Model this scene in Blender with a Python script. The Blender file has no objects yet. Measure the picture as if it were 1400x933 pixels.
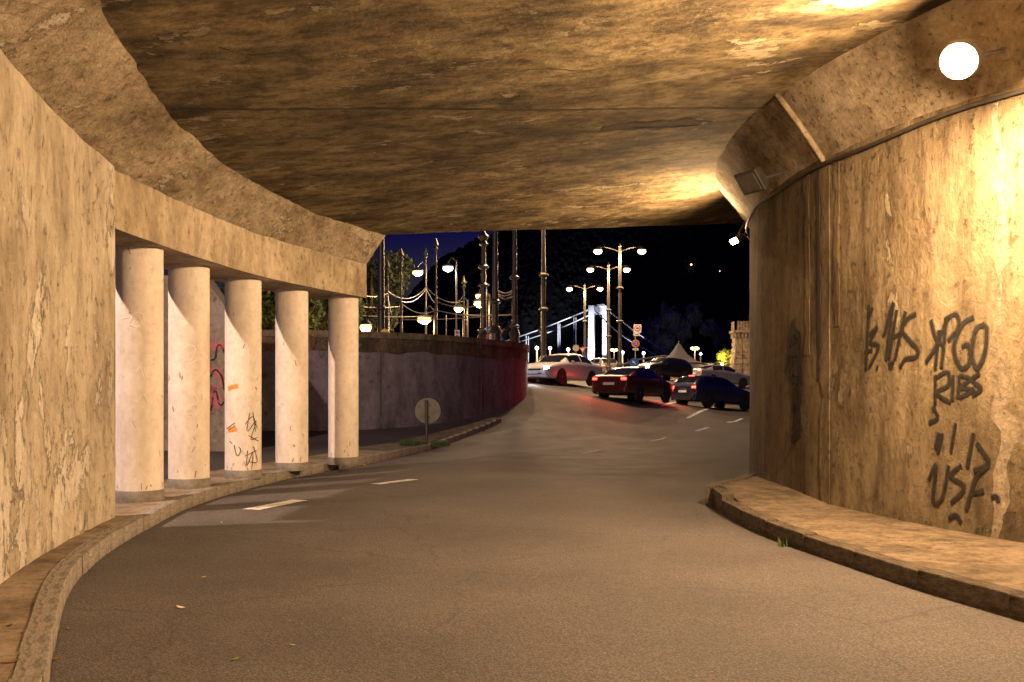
import bpy, bmesh, math, random
import numpy as np
from mathutils import Vector, Matrix, noise
random.seed(7); np.random.seed(7)
R = math.radians
scene = bpy.context.scene
C = scene.collection

# ------------------------------------------------------------------ camera
F, CX, HY, H = 1361.0, 700.0, 537.0, 1.45       # focal length in photo pixels, optical centre, horizon row, eye height
cam = bpy.data.cameras.new('camera'); cam.lens = F/1400*36; cam.sensor_width = 36
cam.shift_y = (HY-466.5)/1400; cam.clip_start = .05; cam.clip_end = 6000
camo = bpy.data.objects.new('camera', cam); C.objects.link(camo)
camo.location = (0, 0, H); camo.rotation_euler = (R(90), 0, 0); scene.camera = camo
# ------------------------------------------------------------------ sky: late dusk, sun already down
w = bpy.data.worlds.new('World'); scene.world = w; w.use_nodes = True
nt = w.node_tree; nt.nodes.clear()
sky = nt.nodes.new('ShaderNodeTexSky'); sky.sky_type = 'NISHITA'; sky.sun_disc = False
sky.sun_elevation = R(-1.4); sky.sun_rotation = R(250); sky.air_density = 1.0; sky.ozone_density = 3.0
bg = nt.nodes.new('ShaderNodeBackground'); bg.inputs['Strength'].default_value = .15
wo = nt.nodes.new('ShaderNodeOutputWorld')
hs_ = nt.nodes.new('ShaderNodeHueSaturation'); hs_.inputs['Saturation'].default_value = 1.65; hs_.inputs['Hue'].default_value = .545; hs_.inputs['Value'].default_value = 1.0
nt.links.new(sky.outputs[0], hs_.inputs['Color']); nt.links.new(hs_.outputs[0], bg.inputs[0]); nt.links.new(bg.outputs[0], wo.inputs[0])
vs = scene.view_settings; vs.view_transform = 'Standard'; vs.look = 'None'; vs.gamma = 1; vs.exposure = .88; vs.use_curve_mapping = False

SODIUM = (1.0, .60, .25); WARM = (1.0, .635, .32); COOL = (.80, .86, 1.0)

# ------------------------------------------------------------------ helpers
def P(px, py, d): return Vector(((px-CX)/F*d, d, H+(HY-py)/F*d))
def mesh_obj(name, verts, faces, m=None, parent=None, smooth=False, loc=None):
    me = bpy.data.meshes.new(name)
    me.from_pydata([tuple(v) for v in verts], [], [tuple(f) for f in faces]); me.update()
    if smooth: me.polygons.foreach_set('use_smooth', [True]*len(me.polygons))
    return link(name, me, m, parent, loc)
def link(name, me, m=None, parent=None, loc=None):
    o = bpy.data.objects.new(name, me); C.objects.link(o)
    if m and not me.materials: me.materials.append(m)
    if parent: o.parent = parent
    if loc is not None: o.location = loc
    return o
def from_bm(name, bm, m=None, parent=None, smooth=False, loc=None):
    bmesh.ops.recalc_face_normals(bm, faces=bm.faces[:])
    me = bpy.data.meshes.new(name); bm.to_mesh(me); bm.free()
    if smooth:
        me.polygons.foreach_set('use_smooth', [True]*len(me.polygons))
        try: me.set_sharp_from_angle(angle=R(38))
        except Exception: pass
    return link(name, me, m, parent, loc)
def empty(name, loc=(0, 0, 0), rz=0):
    o = bpy.data.objects.new(name, None); C.objects.link(o); o.location = loc; o.rotation_euler = (0, 0, rz)
    o.empty_display_size = .2
    return o
def tag(o, label=None, cat=None, group=None, kind=None):
    if label: o['label'] = label
    if cat: o['category'] = cat
    if group: o['group'] = group
    if kind: o['kind'] = kind
    return o
def children(o): return [c for c in list(bpy.data.objects) if c.parent == o]
KIDS = {}
def copy_tree(o, parent=None):
    c = o.copy(); C.objects.link(c); c.parent = parent
    for ch in children(o): copy_tree(ch, c)
    return c
def bbox(bm, x0, x1, y0, y1, z0, z1, M=None, bev=0):
    g = bmesh.ops.create_cube(bm, size=1)
    S = Matrix.Translation(((x0+x1)/2, (y0+y1)/2, (z0+z1)/2)) @ Matrix.Diagonal((x1-x0, y1-y0, z1-z0, 1))
    bmesh.ops.transform(bm, matrix=(M @ S) if M else S, verts=g['verts'])
    if bev:
        es = list({e for v in g['verts'] for e in v.link_edges})
        bmesh.ops.bevel(bm, geom=es, offset=bev, segments=2, affect='EDGES')
def box(name, x0, x1, y0, y1, z0, z1, m, parent=None, M=None, bev=0, smooth=False):
    bm = bmesh.new(); bbox(bm, x0, x1, y0, y1, z0, z1, M, bev); return from_bm(name, bm, m, parent, smooth)
def tube_bm(bm, pts, r, n=8, caps=True):
    pts = [Vector(p) for p in pts]; rs = r if isinstance(r, (list, tuple)) else [r]*len(pts)
    rings = []
    for i, p in enumerate(pts):
        t = (pts[min(i+1, len(pts)-1)]-pts[max(i-1, 0)]).normalized()
        a = Vector((0, 0, 1)) if abs(t.z) < .9 else Vector((1, 0, 0))
        u = t.cross(a).normalized(); v = t.cross(u)
        rings.append([bm.verts.new(p+(u*math.cos(k*2*math.pi/n)+v*math.sin(k*2*math.pi/n))*rs[i]) for k in range(n)])
    for a, b in zip(rings, rings[1:]):
        for k in range(n): bm.faces.new((a[k], a[(k+1) % n], b[(k+1) % n], b[k]))
    if caps: bm.faces.new(rings[0][::-1]); bm.faces.new(rings[-1])
def tube(name, pts, r, m, parent=None, n=8):
    bm = bmesh.new(); tube_bm(bm, pts, r, n); return from_bm(name, bm, m, parent, True)
def lathe_bm(bm, prof, n=20, M=None):
    rings = []
    for r, z in prof:
        rings.append([bm.verts.new(Vector((r*math.cos(k*2*math.pi/n), r*math.sin(k*2*math.pi/n), z))) for k in range(n)])
    for a, b in zip(rings, rings[1:]):
        for k in range(n): bm.faces.new((a[k], a[(k+1) % n], b[(k+1) % n], b[k]))
    bm.faces.new(rings[0][::-1]); bm.faces.new(rings[-1])
    if M: bmesh.ops.transform(bm, matrix=M, verts=[v for r_ in rings for v in r_])
def lathe(name, prof, m, parent=None, n=20, M=None, loc=None):
    bm = bmesh.new(); lathe_bm(bm, prof, n, M); return from_bm(name, bm, m, parent, True, loc)
def spline(pts, n):
    """Catmull-Rom through pts (any dimension), n samples evenly spaced in length."""
    p = np.array(pts, float); q = np.vstack([2*p[0]-p[1], p, 2*p[-1]-p[-2]]); out = []
    for i in range(1, len(q)-2):
        for t in np.linspace(0, 1, 24, endpoint=False):
            a, b, c, d = q[i-1], q[i], q[i+1], q[i+2]
            out.append(.5*((2*b)+(-a+c)*t+(2*a-5*b+4*c-d)*t*t+(-a+3*b-3*c+d)*t**3))
    out.append(p[-1]); out = np.array(out)
    s = np.r_[0, np.cumsum(np.linalg.norm(np.diff(out, axis=0), axis=1))]
    u = np.linspace(0, s[-1], n)
    return np.stack([np.interp(u, s, out[:, k]) for k in range(out.shape[1])], 1)
def plan_normals(pts):
    t = np.gradient(np.array(pts)[:, :2], axis=0); t /= np.linalg.norm(t, axis=1)[:, None]
    return np.stack([-t[:, 1], t[:, 0]], 1)     # to the left of travel
def grid_faces(nu, nv): return [(i*nv+j, i*nv+j+1, (i+1)*nv+j+1, (i+1)*nv+j) for i in range(nu-1) for j in range(nv-1)]
def rough(v, amp, sc=1.0):
    v = Vector(v)
    return amp*(noise.noise(v*sc)+.5*noise.noise(v*sc*2.7)+.3*noise.noise(v*sc*7.1))

# ------------------------------------------------------------------ materials
MATS = {}
def nodes(name):
    m = bpy.data.materials.new(name); m.use_nodes = True; t = m.node_tree; t.nodes.clear()
    o = t.nodes.new('ShaderNodeOutputMaterial'); b = t.nodes.new('ShaderNodeBsdfPrincipled')
    t.links.new(b.outputs[0], o.inputs[0]); MATS[name] = m
    return m, t, b
def col4(c): return (c[0], c[1], c[2], 1)
def plain(name, c, rough_=.6, metal=0, var=.12, scale=6, bump=0, emit=0, ecol=None):
    m, t, b = nodes(name)
    N = t.nodes.new; L = t.links.new
    tc = N('ShaderNodeTexCoord'); ns = N('ShaderNodeTexNoise'); ns.inputs['Scale'].default_value = scale; ns.inputs['Detail'].default_value = 6
    L(tc.outputs['Object'], ns.inputs['Vector'])
    rp = N('ShaderNodeValToRGB'); rp.color_ramp.elements[0].position = .3; rp.color_ramp.elements[1].position = .7
    rp.color_ramp.elements[0].color = col4([x*(1-var*1.5) for x in c]); rp.color_ramp.elements[1].color = col4([min(1, x*(1+var)) for x in c])
    L(ns.outputs[0], rp.inputs[0]); L(rp.outputs[0], b.inputs['Base Color'])
    b.inputs['Roughness'].default_value = rough_; b.inputs['Metallic'].default_value = metal
    if bump:
        bp = N('ShaderNodeBump'); bp.inputs['Strength'].default_value = bump; bp.inputs['Distance'].default_value = .02
        L(ns.outputs[0], bp.inputs['Height']); L(bp.outputs[0], b.inputs['Normal'])
    if emit:
        b.inputs['Emission Color'].default_value = col4(ecol or c); b.inputs['Emission Strength'].default_value = emit
    return m
def concrete(name, light, mid, dark, stretch=(1, 1, 1), chip=.55, chip_col=None, scale=1.0, bump=.5, chip_depth=.02, streak=.5, rot=0, stretch2=None, pits=1.0):
    """weathered concrete: blotches, drawn-out streaks, flaked coat with raised edges, grain"""
    m, t, b = nodes(name); N = t.nodes.new; L = t.links.new
    tc = N('ShaderNodeTexCoord')
    mp = N('ShaderNodeMapping'); mp.inputs['Scale'].default_value = stretch; mp.inputs['Rotation'].default_value = (0, 0, rot); L(tc.outputs['Object'], mp.inputs[0])
    mp2 = N('ShaderNodeMapping'); mp2.inputs['Scale'].default_value = stretch2 or tuple(1+(s-1)*.45 for s in stretch); mp2.inputs['Rotation'].default_value = (0, 0, rot); L(tc.outputs['Object'], mp2.inputs[0])
    mp3 = N('ShaderNodeMapping'); mp3.inputs['Scale'].default_value = tuple(1+(q-1)*.3 for q in stretch); mp3.inputs['Rotation'].default_value = (0, 0, rot); L(tc.outputs['Object'], mp3.inputs[0])
    def nz(sc, det, vec, dist=0, rgh=.6):
        n = N('ShaderNodeTexNoise'); n.inputs['Scale'].default_value = sc; n.inputs['Detail'].default_value = det
        n.inputs['Roughness'].default_value = rgh; n.inputs['Distortion'].default_value = dist; L(vec, n.inputs['Vector']); return n.outputs[0]
    def ramp(v, stops):
        r = N('ShaderNodeValToRGB'); e = r.color_ramp.elements
        while len(e) < len(stops): e.new(.5)
        for k, (p, c) in enumerate(stops): e[k].position = p; e[k].color = col4(c) if len(c) == 3 else c
        L(v, r.inputs[0]); return r.outputs[0]
    def mix(f, a, c, mode='MIX'):
        n = N('ShaderNodeMix'); n.data_type = 'RGBA'; n.blend_type = mode
        if isinstance(f, (int, float)): n.inputs[0].default_value = f
        else: L(f, n.inputs[0])
        L(a, n.inputs[6]); L(c, n.inputs[7]) if not isinstance(c, tuple) else setattr(n.inputs[7], 'default_value', col4(c))
        return n.outputs[2]
    def math_(op, a, c):
        n = N('ShaderNodeMath'); n.operation = op
        for k, v in enumerate((a, c)):
            if isinstance(v, (int, float)): n.inputs[k].default_value = v
            else: L(v, n.inputs[k])
        return n.outputs[0]
    big = nz(.8*scale, 4, mp2.outputs[0], .2); base = ramp(big, [(.32, dark), (.48, mid), (.66, light)])
    st = nz(3.2*scale, 8, mp.outputs[0], 0, .66); stc = ramp(st, [(.34, (.28, .24, .2)), (.50, (.82, .80, .78)), (.64, (1.12, 1.12, 1.12))])
    c1 = mix(streak, base, stc, 'MULTIPLY')
    fl = nz(1.5*scale, 10, mp2.outputs[0], .25, .70); flm = ramp(fl, [(chip, (0, 0, 0)), (chip+.012, (1, 1, 1))]); msk = ramp(nz(.5*scale, 2, mp3.outputs[0]), [(.47, (0, 0, 0)), (.56, (1, 1, 1))]); flm = math_('MULTIPLY', flm, msk)
    cc = chip_col or tuple(min(1, x*1.25) for x in light)
    c2 = mix(math_('MULTIPLY', flm, .75), c1, cc)
    edge = math_('MULTIPLY', ramp(fl, [(chip-.02, (0, 0, 0)), (chip-.003, (1, 1, 1)), (chip+.004, (0, 0, 0))]), msk)
    pit = nz(9*scale, 7, mp3.outputs[0], .3, .74); pitm = ramp(pit, [(.60, (0, 0, 0)), (.635, (1, 1, 1))])
    c3 = mix(math_('MULTIPLY', pitm, .5*pits), c2, tuple(x*.35 for x in dark))
    scr = ramp(pit, [(.30, (1, 1, 1)), (.36, (0, 0, 0))]); c3 = mix(math_('MULTIPLY', scr, .35*pits), c3, cc)
    c3 = mix(math_('MULTIPLY', edge, .7), c3, tuple(x*.3 for x in dark))
    k_ = .25+.75*min(1, pits); grc = ramp(pit, [(.32, (1+.18*k_,)*3), (.62, (1-.30*k_, 1-.32*k_, 1-.34*k_))])
    L(mix(.8, c3, grc, 'MULTIPLY'), b.inputs['Base Color'])
    b.inputs['Roughness'].default_value = .85; b.inputs['Specular IOR Level'].default_value = .25
    h = math_('ADD', math_('MULTIPLY', flm, 1.0), math_('MULTIPLY', pitm, -.8))
    h = math_('ADD', h, math_('MULTIPLY', st, 1.6)); h = math_('ADD', h, math_('MULTIPLY', pit, 1.8))
    bp = N('ShaderNodeBump'); bp.inputs['Strength'].default_value = bump; bp.inputs['Distance'].default_value = chip_depth
    L(h, bp.inputs['Height']); L(bp.outputs[0], b.inputs['Normal'])
    return m
M_LWALL = concrete('plastered_concrete', (.60, .535, .44), (.50, .44, .35), (.33, .28, .21), (1, 1, .28), .53, (.70, .66, .60), 1.0, .9, .03, .42, pits=.6)
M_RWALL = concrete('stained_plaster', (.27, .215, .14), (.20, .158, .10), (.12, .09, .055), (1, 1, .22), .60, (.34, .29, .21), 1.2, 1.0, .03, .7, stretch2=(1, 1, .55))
M_HAUNCH = concrete('haunch_concrete', (.50, .425, .32), (.39, .325, .235), (.21, .165, .11), (1.2, .5, .6), .59, (.55, .50, .42), 1.5, 1.0, .03, .6, R(20), (1.3, .6, .7))
M_BEAM = concrete('beam_concrete', (.52, .44, .34), (.43, .36, .26), (.28, .225, .155), (1, 1, .4), .70, None, 1.1, .55, .015, .5)
M_CEIL = concrete('sooty_soffit', (.42, .335, .185), (.23, .175, .088), (.075, .054, .027), (.72, 1.2, 1), .57, (.55, .47, .33), 1.5, 1.0, .08, 1.0, R(5), (.7, 1.15, 1), pits=1.2)
M_COL = concrete('painted_column', (.78, .71, .67), (.75, .68, .635), (.66, .58, .53), (1, 1, .4), .74, (.84, .80, .77), 1.2, .2, .008, .16, pits=.3)
M_COLLAR = plain('grey_mortar', (.20, .18, .16), .9, 0, .25, 9, .5)
M_RETAIN = concrete('painted_retaining_wall', (.21, .18, .225), (.17, .148, .19), (.11, .095, .12), (1, 1, .3), .80, None, .6, .35, .02, .5)
M_CAP = concrete('stone_coping', (.26, .21, .15), (.18, .14, .10), (.08, .06, .04), (1, 1, .4), .66, None, 1.6, .7, .03, .6)
M_ABUT = concrete('abutment_concrete', (.36, .30, .26), (.28, .23, .19), (.14, .11, .09), (1, 1, .15), .66, None, 1, .5, .02, .6)
M_PAVE = concrete('worn_pavement', (.30, .24, .18), (.23, .18, .13), (.12, .09, .06), (1, 1, 1), .70, None, 1.6, .5, .015, .5)
M_KERB = concrete('kerb_concrete', (.34, .31, .28), (.28, .25, .22), (.15, .13, .11), (1, 1, 1), .70, None, 3, .5, .012, .5)
M_STONE = concrete('pale_limestone', (.42, .36, .27), (.33, .27, .20), (.16, .12, .08), (1, 1, .6), .64, None, 2.0, .8, .04, .6)
def asphalt():
    m, t, b = nodes('asphalt'); N = t.nodes.new; L = t.links.new
    tc = N('ShaderNodeTexCoord')
    def nz(sc, det, r=.6):
        n = N('ShaderNodeTexNoise'); n.inputs['Scale'].default_value = sc; n.inputs['Detail'].default_value = det; n.inputs['Roughness'].default_value = r
        L(tc.outputs['Object'], n.inputs['Vector']); return n.outputs[0]
    vo = N('ShaderNodeTexVoronoi'); vo.inputs['Scale'].default_value = 70; L(tc.outputs['Object'], vo.inputs['Vector'])
    r1 = N('ShaderNodeValToRGB'); e = r1.color_ramp.elements; e[0].position = .3; e[0].color = (.054, .048, .050, 1); e[1].position = .72; e[1].color = (.130, .114, .114, 1)
    L(nz(.55, 9, .65), r1.inputs[0])
    r2 = N('ShaderNodeValToRGB'); e = r2.color_ramp.elements; e[0].position = .0; e[0].color = (1.8, 1.72, 1.65, 1); e[1].position = .62; e[1].color = (.42, .42, .42, 1)
    L(vo.outputs['Distance'], r2.inputs[0])
    mx = N('ShaderNodeMix'); mx.data_type = 'RGBA'; mx.blend_type = 'MULTIPLY'; mx.inputs[0].default_value = .8; L(r1.outputs[0], mx.inputs[6]); L(r2.outputs[0], mx.inputs[7])
    r3 = N('ShaderNodeValToRGB'); e = r3.color_ramp.elements; e[0].position = .69; e[0].color = (0, 0, 0, 1); e[1].position = .74; e[1].color = (1, 1, 1, 1); L(nz(38, 2), r3.inputs[0])
    mx2 = N('ShaderNodeMix'); mx2.data_type = 'RGBA'; L(r3.outputs[0], mx2.inputs[0]); L(mx.outputs[2], mx2.inputs[6]); mx2.inputs[7].default_value = (.26, .24, .22, 1)
    wv_ = N('ShaderNodeTexNoise'); wv_.inputs['Scale'].default_value = 2.2; wv_.inputs['Detail'].default_value = 4; L(tc.outputs['Object'], wv_.inputs['Vector'])
    va = N('ShaderNodeVectorMath'); va.operation = 'MULTIPLY_ADD'; L(wv_.outputs['Color'], va.inputs[0]); va.inputs[1].default_value = (.5, .5, 0); L(tc.outputs['Object'], va.inputs[2])
    cr = N('ShaderNodeTexVoronoi'); cr.feature = 'DISTANCE_TO_EDGE'; cr.inputs['Scale'].default_value = .36; L(va.outputs[0], cr.inputs['Vector'])
    r4 = N('ShaderNodeValToRGB'); e = r4.color_ramp.elements; e[0].position = .0; e[0].color = (.5, .5, .5, 1); e[1].position = .005; e[1].color = (0, 0, 0, 1); L(cr.outputs['Distance'], r4.inputs[0])
    mx3 = N('ShaderNodeMix'); mx3.data_type = 'RGBA'; L(r4.outputs[0], mx3.inputs[0]); L(mx2.outputs[2], mx3.inputs[6]); mx3.inputs[7].default_value = (.022, .02, .02, 1)
    L(mx3.outputs[2], b.inputs['Base Color'])
    rr = N('ShaderNodeMapRange'); b.inputs['Specular IOR Level'].default_value = .3; rr.inputs[3].default_value = .68; rr.inputs[4].default_value = .95; L(nz(1.1, 5), rr.inputs[0]); L(rr.outputs[0], b.inputs['Roughness'])
    bp = N('ShaderNodeBump'); bp.inputs['Strength'].default_value = .55; bp.inputs['Distance'].default_value = .006; bp.invert = True
    L(vo.outputs['Distance'], bp.inputs['Height']); L(bp.outputs[0], b.inputs['Normal'])
    return m
M_ASPH = asphalt()
M_LINE = concrete('road_paint', (.80, .80, .78), (.70, .70, .68), (.34, .33, .31), (1, 1, 1), .8, None, 5, .3, .004, .4)
M_SPRAY = plain('black_spray_paint', (.018, .015, .013), .6, 0, .4, 25)
M_FUZZ = plain('spray_overspray', (.03, .025, .02), .8, 0, .4, 25); [n for n in M_FUZZ.node_tree.nodes if n.type == 'BSDF_PRINCIPLED'][0].inputs['Alpha'].default_value = .38
M_PINK = plain('pink_spray_paint', (.42, .14, .15), .7, 0, .2, 4)
M_ORANGE = plain('orange_sticker', (.75, .28, .04), .6, 0, .1, 20)
M_IRON = plain('painted_cast_iron', (.055, .048, .044), .45, .3, .2, 8, .1)
M_STEEL = plain('galvanised_steel', (.34, .33, .32), .45, .6, .15, 12)
M_GREY = plain('grey_sign_back', (.11, .10, .09), .5, .4, .15, 10)
M_DARK = plain('dark_housing', (.05, .045, .04), .5, .2, .2, 10)
M_RUBBER = plain('black_rubber', (.02, .02, .02), .7, 0, .2, 20)
M_WHITE = plain('white_painted_steel', (.80, .80, .80), .5, 0, .05, .3)
M_SIGNW = plain('sign_white', (.75, .74, .72), .45, 0, .04, 5)
M_RED = plain('sign_red', (.60, .05, .03), .45, 0, .05, 5)
M_BLUE = plain('sign_blue', (.03, .13, .50), .45, 0, .05, 5)
M_ORED = plain('sign_orange_red', (.75, .20, .04), .45, 0, .05, 5)
M_BLACK = plain('sign_black', (.02, .02, .02), .5, 0, .05, 5)
M_YEL = plain('sign_yellow', (.72, .50, .03), .45, 0, .05, 5)
M_BARK = plain('bark', (.09, .065, .045), .9, 0, .3, 12, .6)
M_TENT = plain('grey_tent_canvas', (.05, .05, .066), .8, 0, .12, 1.5)
M_GRASS = plain('grass_blades', (.05, .09, .02), .8, 0, .4, 6)
M_PAPER = plain('litter_paper', (.65, .62, .58), .8, 0, .1, 20)
def leaf_mat(name, c):
    m = plain(name, c, .6, 0, .45, 1.8); b = [n for n in m.node_tree.nodes if n.type == 'BSDF_PRINCIPLED'][0]
    b.inputs['Transmission Weight'].default_value = 0; return m
M_LEAF = leaf_mat('green_leaves', (.07, .11, .025)); M_LEAF2 = leaf_mat('dark_leaves', (.035, .05, .02)); M_LEAF3 = leaf_mat('yellow_green_leaves', (.13, .17, .02))
M_HILL = plain('wooded_hillside', (.010, .012, .008), .95, 0, .4, .02)
M_ROCK = plain('pale_rock', (.20, .18, .175), .9, 0, .5, .08)
def emitter(name, c, s): return plain(name, (.8, .8, .8), .4, 0, .02, 3, 0, s, c)
E_SOD = emitter('sodium_lamp_glass', (1, .52, .15), 2.8); E_WARM = emitter('warm_lamp_glass', (1, .62, .24), 3.2); E_COOL = emitter('white_lamp_glass', (.72, .82, 1), 3)
E_NEAR = emitter('floodlight_glass', (1, .80, .50), 25)
E_TUBE = emitter('tube_lamp_glass', (1, .68, .32), 30)
E_TAIL = emitter('tail_lamp_glass', (1, .03, .015), 7); E_HEAD = emitter('headlamp_glass', (.86, .92, 1), 60)

# ------------------------------------------------------------------ terrain: flat inside the underpass, rising outside towards the bridge approach
ctrl = []
def cp(px, py, d): p = P(px, py, d); ctrl.append((p.x, p.y, p.z))
for c in [(700,585,32),(800,571,36),(722,530,40),(743,520,48),(800,505,62),(860,516,62),(870,545,45),(940,521,70),(1000,517,88),(1010,577,40),(900,600,31),(495,582,31),(583,615,25.3),(620,572,33),(1023,535,70),(960,555,50)]: cp(*c)
for x in (-30, -12, -6, -2, 2, 6, 12, 30):
    for y in (-20, 0, 12, 21): ctrl.append((x, y, 0))
for x in (8, 14, 30): ctrl += [(x, 26, 0), (x*1.4, 45, .4)]
for x in (-60, -30, 0, 30, 60, 120): ctrl += [(x, 120, 3.6), (x, 200, 4.2), (x, 400, 4.4)]
ctrl += [(-15, 31, .5), (-30, 40, 1.2), (-25, 70, 2.6), (40, 80, 2.2)]
ctrl = np.array(ctrl)
_A = np.linalg.norm(ctrl[:, None, :2]-ctrl[None, :, :2], axis=2); _W = np.linalg.solve(_A+np.eye(len(ctrl))*.35, ctrl[:, 2])
def elev_a(x, y):
    x = np.asarray(x, float); y = np.asarray(y, float)
    d = np.sqrt((x[..., None]-ctrl[:, 0])**2+(y[..., None]-ctrl[:, 1])**2)
    e = d @ _W; t = np.clip((y-20.5)/8, 0, 1); t = t*t*(3-2*t)
    f = np.clip((y-260)/200, 0, 1); f2 = np.clip((np.abs(x)-110)/100, 0, 1); f = np.maximum(f, f2)
    return (e*(1-f)+4.0*f)*t
def elev(x, y): return float(elev_a(np.array([x]), np.array([y]))[0])
def on_ground(px, py):
    """point of the ground seen at a photo pixel (march along the ray)"""
    d = 4.0
    while d < 300:
        p = P(px, py, d)
        if p.z <= elev(p.x, p.y): return p
        d += .1 if d < 40 else .25
    return p
def GP(px, d): x = (px-CX)/F*d; return Vector((x, d, elev(x, d)))
gx = np.unique(np.r_[np.linspace(-2500, -150, 20), np.linspace(-150, -24, 25), np.linspace(-24, 30, 136), np.linspace(30, 160, 25), np.linspace(160, 2500, 20)])
gy = np.unique(np.r_[np.linspace(-300, -12, 10), np.linspace(-12, 20, 40), np.linspace(20, 80, 151), np.linspace(80, 200, 60), np.linspace(200, 780, 25), np.linspace(780, 4000, 12)])
X, Y = np.meshgrid(gx, gy, indexing='ij'); Z = elev_a(X, Y)
gv = np.stack([X, Y, Z], -1).reshape(-1, 3)
tag(mesh_obj('road', gv, grid_faces(len(gx), len(gy)), M_ASPH, smooth=True), kind='structure')

# ------------------------------------------------------------------ underpass walls, beam and ceiling
RC = np.array([15.0, 13.3]); RW = 11.5              # centre and radius of the inner wall
WALL_TOP_R, CEIL_L, CEIL_R, WALL_TOP_L = 4.13, 4.3, 4.9, 3.82
def rwall_disp(x, y, z): return rough((x, y, z*.6), .012, 1.3)
def arc(r, y0, y1, n):
    a0 = math.asin(max(-1, min(1, (y0-RC[1])/r))); a1 = math.asin(max(-1, min(1, (y1-RC[1])/r)))
    return np.array([(RC[0]-r*math.cos(a), RC[1]+r*math.sin(a)) for a in np.linspace(a0, a1, n)])
YN = 5.2
def right_path(r, n=150, yend=20.6):
    a = arc(r, YN, yend, n); t = (a[0]-a[1])/np.linalg.norm(a[0]-a[1])
    pre = np.array([a[0]+t*s for s in np.linspace(14, .4, 24)])
    return np.vstack([pre, a])
rp = right_path(RW)
nv = 46; verts = []
for (x, y) in rp:
    n = np.array([x, y])-RC; n /= np.linalg.norm(n)
    for z in np.linspace(-.05, WALL_TOP_R+.05, nv):
        d = rwall_disp(x, y, z); verts.append((x+n[0]*d, y+n[1]*d, z))
nf = len(verts); faces = grid_faces(len(rp), nv)
# back of the wall so that it is a solid
for (x, y) in rp:
    n = RC-np.array([x, y]); n /= np.linalg.norm(n); n = n*.9
    verts += [(x+n[0], y+n[1], -.05), (x+n[0], y+n[1], WALL_TOP_R+.05)]
for i in range(len(rp)-1):
    a = nf+2*i; faces.append((a, a+1, a+3, a+2)); faces.append((i*nv+nv-1, (i+1)*nv+nv-1, a+3, a+1))
k = len(rp)-1; faces.append(tuple(k*nv+j for j in range(nv))+(nf+2*k+1, nf+2*k)); faces.append(tuple(j for j in range(nv))[::-1]+(nf, nf+1))
rwall = tag(mesh_obj('underpass_wall', verts, faces, M_RWALL, smooth=True), 'curved stained plaster wall covered with black graffiti tags', 'wall')
rwall.data.set_sharp_from_angle(angle=R(45))
def rwall_hit(px, py, off=.006):
    dx = (px-CX)/F; a = dx*dx+1; b = -2*(RC[0]*dx+RC[1]); c = RC @ RC-(RW+off)**2
    dd = b*b-4*a*c; d = (-b-math.sqrt(max(dd, 0)))/(2*a); p = P(px, py, d)
    n = np.array([p.x, p.y])-RC; n /= np.linalg.norm(n); e = rwall_disp(p.x, p.y, p.z)
    return Vector((p.x+n[0]*e, p.y+n[1]*e, p.z)), Vector((n[0], n[1], 0))
def ribbon_bm(bm, pts, wd, nor):
    L_, R_ = [], []
    for i, p in enumerate(pts):
        t = (pts[min(i+1, len(pts)-1)]-pts[max(i-1, 0)])
        if t.length < 1e-6: t = Vector((0, 0, 1))
        s = t.normalized().cross(nor[i]).normalized()*wd*.5*(.75+.5*random.random()*.6)
        L_.append(bm.verts.new(p+s)); R_.append(bm.verts.new(p-s))
    for i in range(len(pts)-1): bm.faces.new((L_[i], L_[i+1], R_[i+1], R_[i]))
def strokes(name, data, conv, hit, wd, m, parent):
    bm = bmesh.new()
    for s in data:
        q = spline(s, max(6, int(sum(math.dist(a, b) for a, b in zip(s, s[1:]))/6))) if len(s) > 2 else np.linspace(s[0], s[1], max(3, int(math.dist(s[0], s[1])/6)))
        hs = [hit(*conv(x, y)) for x, y in q]
        ribbon_bm(bm, [h[0] for h in hs], wd, [h[1] for h in hs])
    return from_bm(name, bm, m, parent)
zc = lambda x, y: (1060+x/2.915, 400+y/2.915)
TAGS = [
 ([[(38,325),(48,260),(70,125),(62,330)],[(75,150),(95,200),(55,240)],[(58,240),(98,240)],[(90,160),(95,370)],[(70,300),(60,340),(85,355)],[(65,480),(75,390),(80,480),(70,560)],[(95,400),(88,470),(100,560)],[(62,590),(98,560)]], .085),
 ([[(372,50),(362,310)],[(375,95),(388,60)],[(375,170),(408,140),(378,200),(412,215),(375,300)],[(355,240),(388,230)],[(402,298),(410,304)]], .040),
 ([[(430,175),(442,145),(470,45),(440,270)],[(485,70),(452,265)],[(520,75),(475,272)],[(462,180),(505,165)],[(562,85),(525,110),(510,160),(566,225),(560,258),(520,265),(495,300)],[(448,285),(472,279)],[(450,298),(468,294)]], .042),
 ([[(620,110),(640,180),(675,215)],[(690,100),(640,220),(602,280)],[(655,150),(640,310)],[(682,125),(665,300)],[(675,112),(720,88),(732,140),(690,195)],[(792,98),(745,130),(715,220),(740,300),(775,282),(772,212),(745,216)],[(835,128),(800,150),(785,250),(808,302),(836,240),(842,145),(820,130)]], .042),
 ([[(640,330),(640,450)],[(640,340),(690,318),(692,370),(645,400),(702,440)],[(712,330),(708,432)],[(735,330),(730,422)],[(735,330),(777,345),(740,380),(792,388),(735,420)],[(818,320),(785,350),(822,382),(785,412)],[(630,455),(650,500),(615,520)],[(655,560),(640,620),(668,565),(650,640)],[(720,520),(700,640)]], .036),
 ([[(790,560),(765,700)],[(802,600),(850,680),(790,712)],[(612,752),(642,690),(630,830),(665,820),(692,690)],[(742,690),(700,730),(752,780),(700,842)],[(760,870),(800,740),(850,690)],[(780,802),(832,790)],[(690,902),(720,888),(742,922)],[(860,820),(880,812),(888,840)]], .040)]
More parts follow.
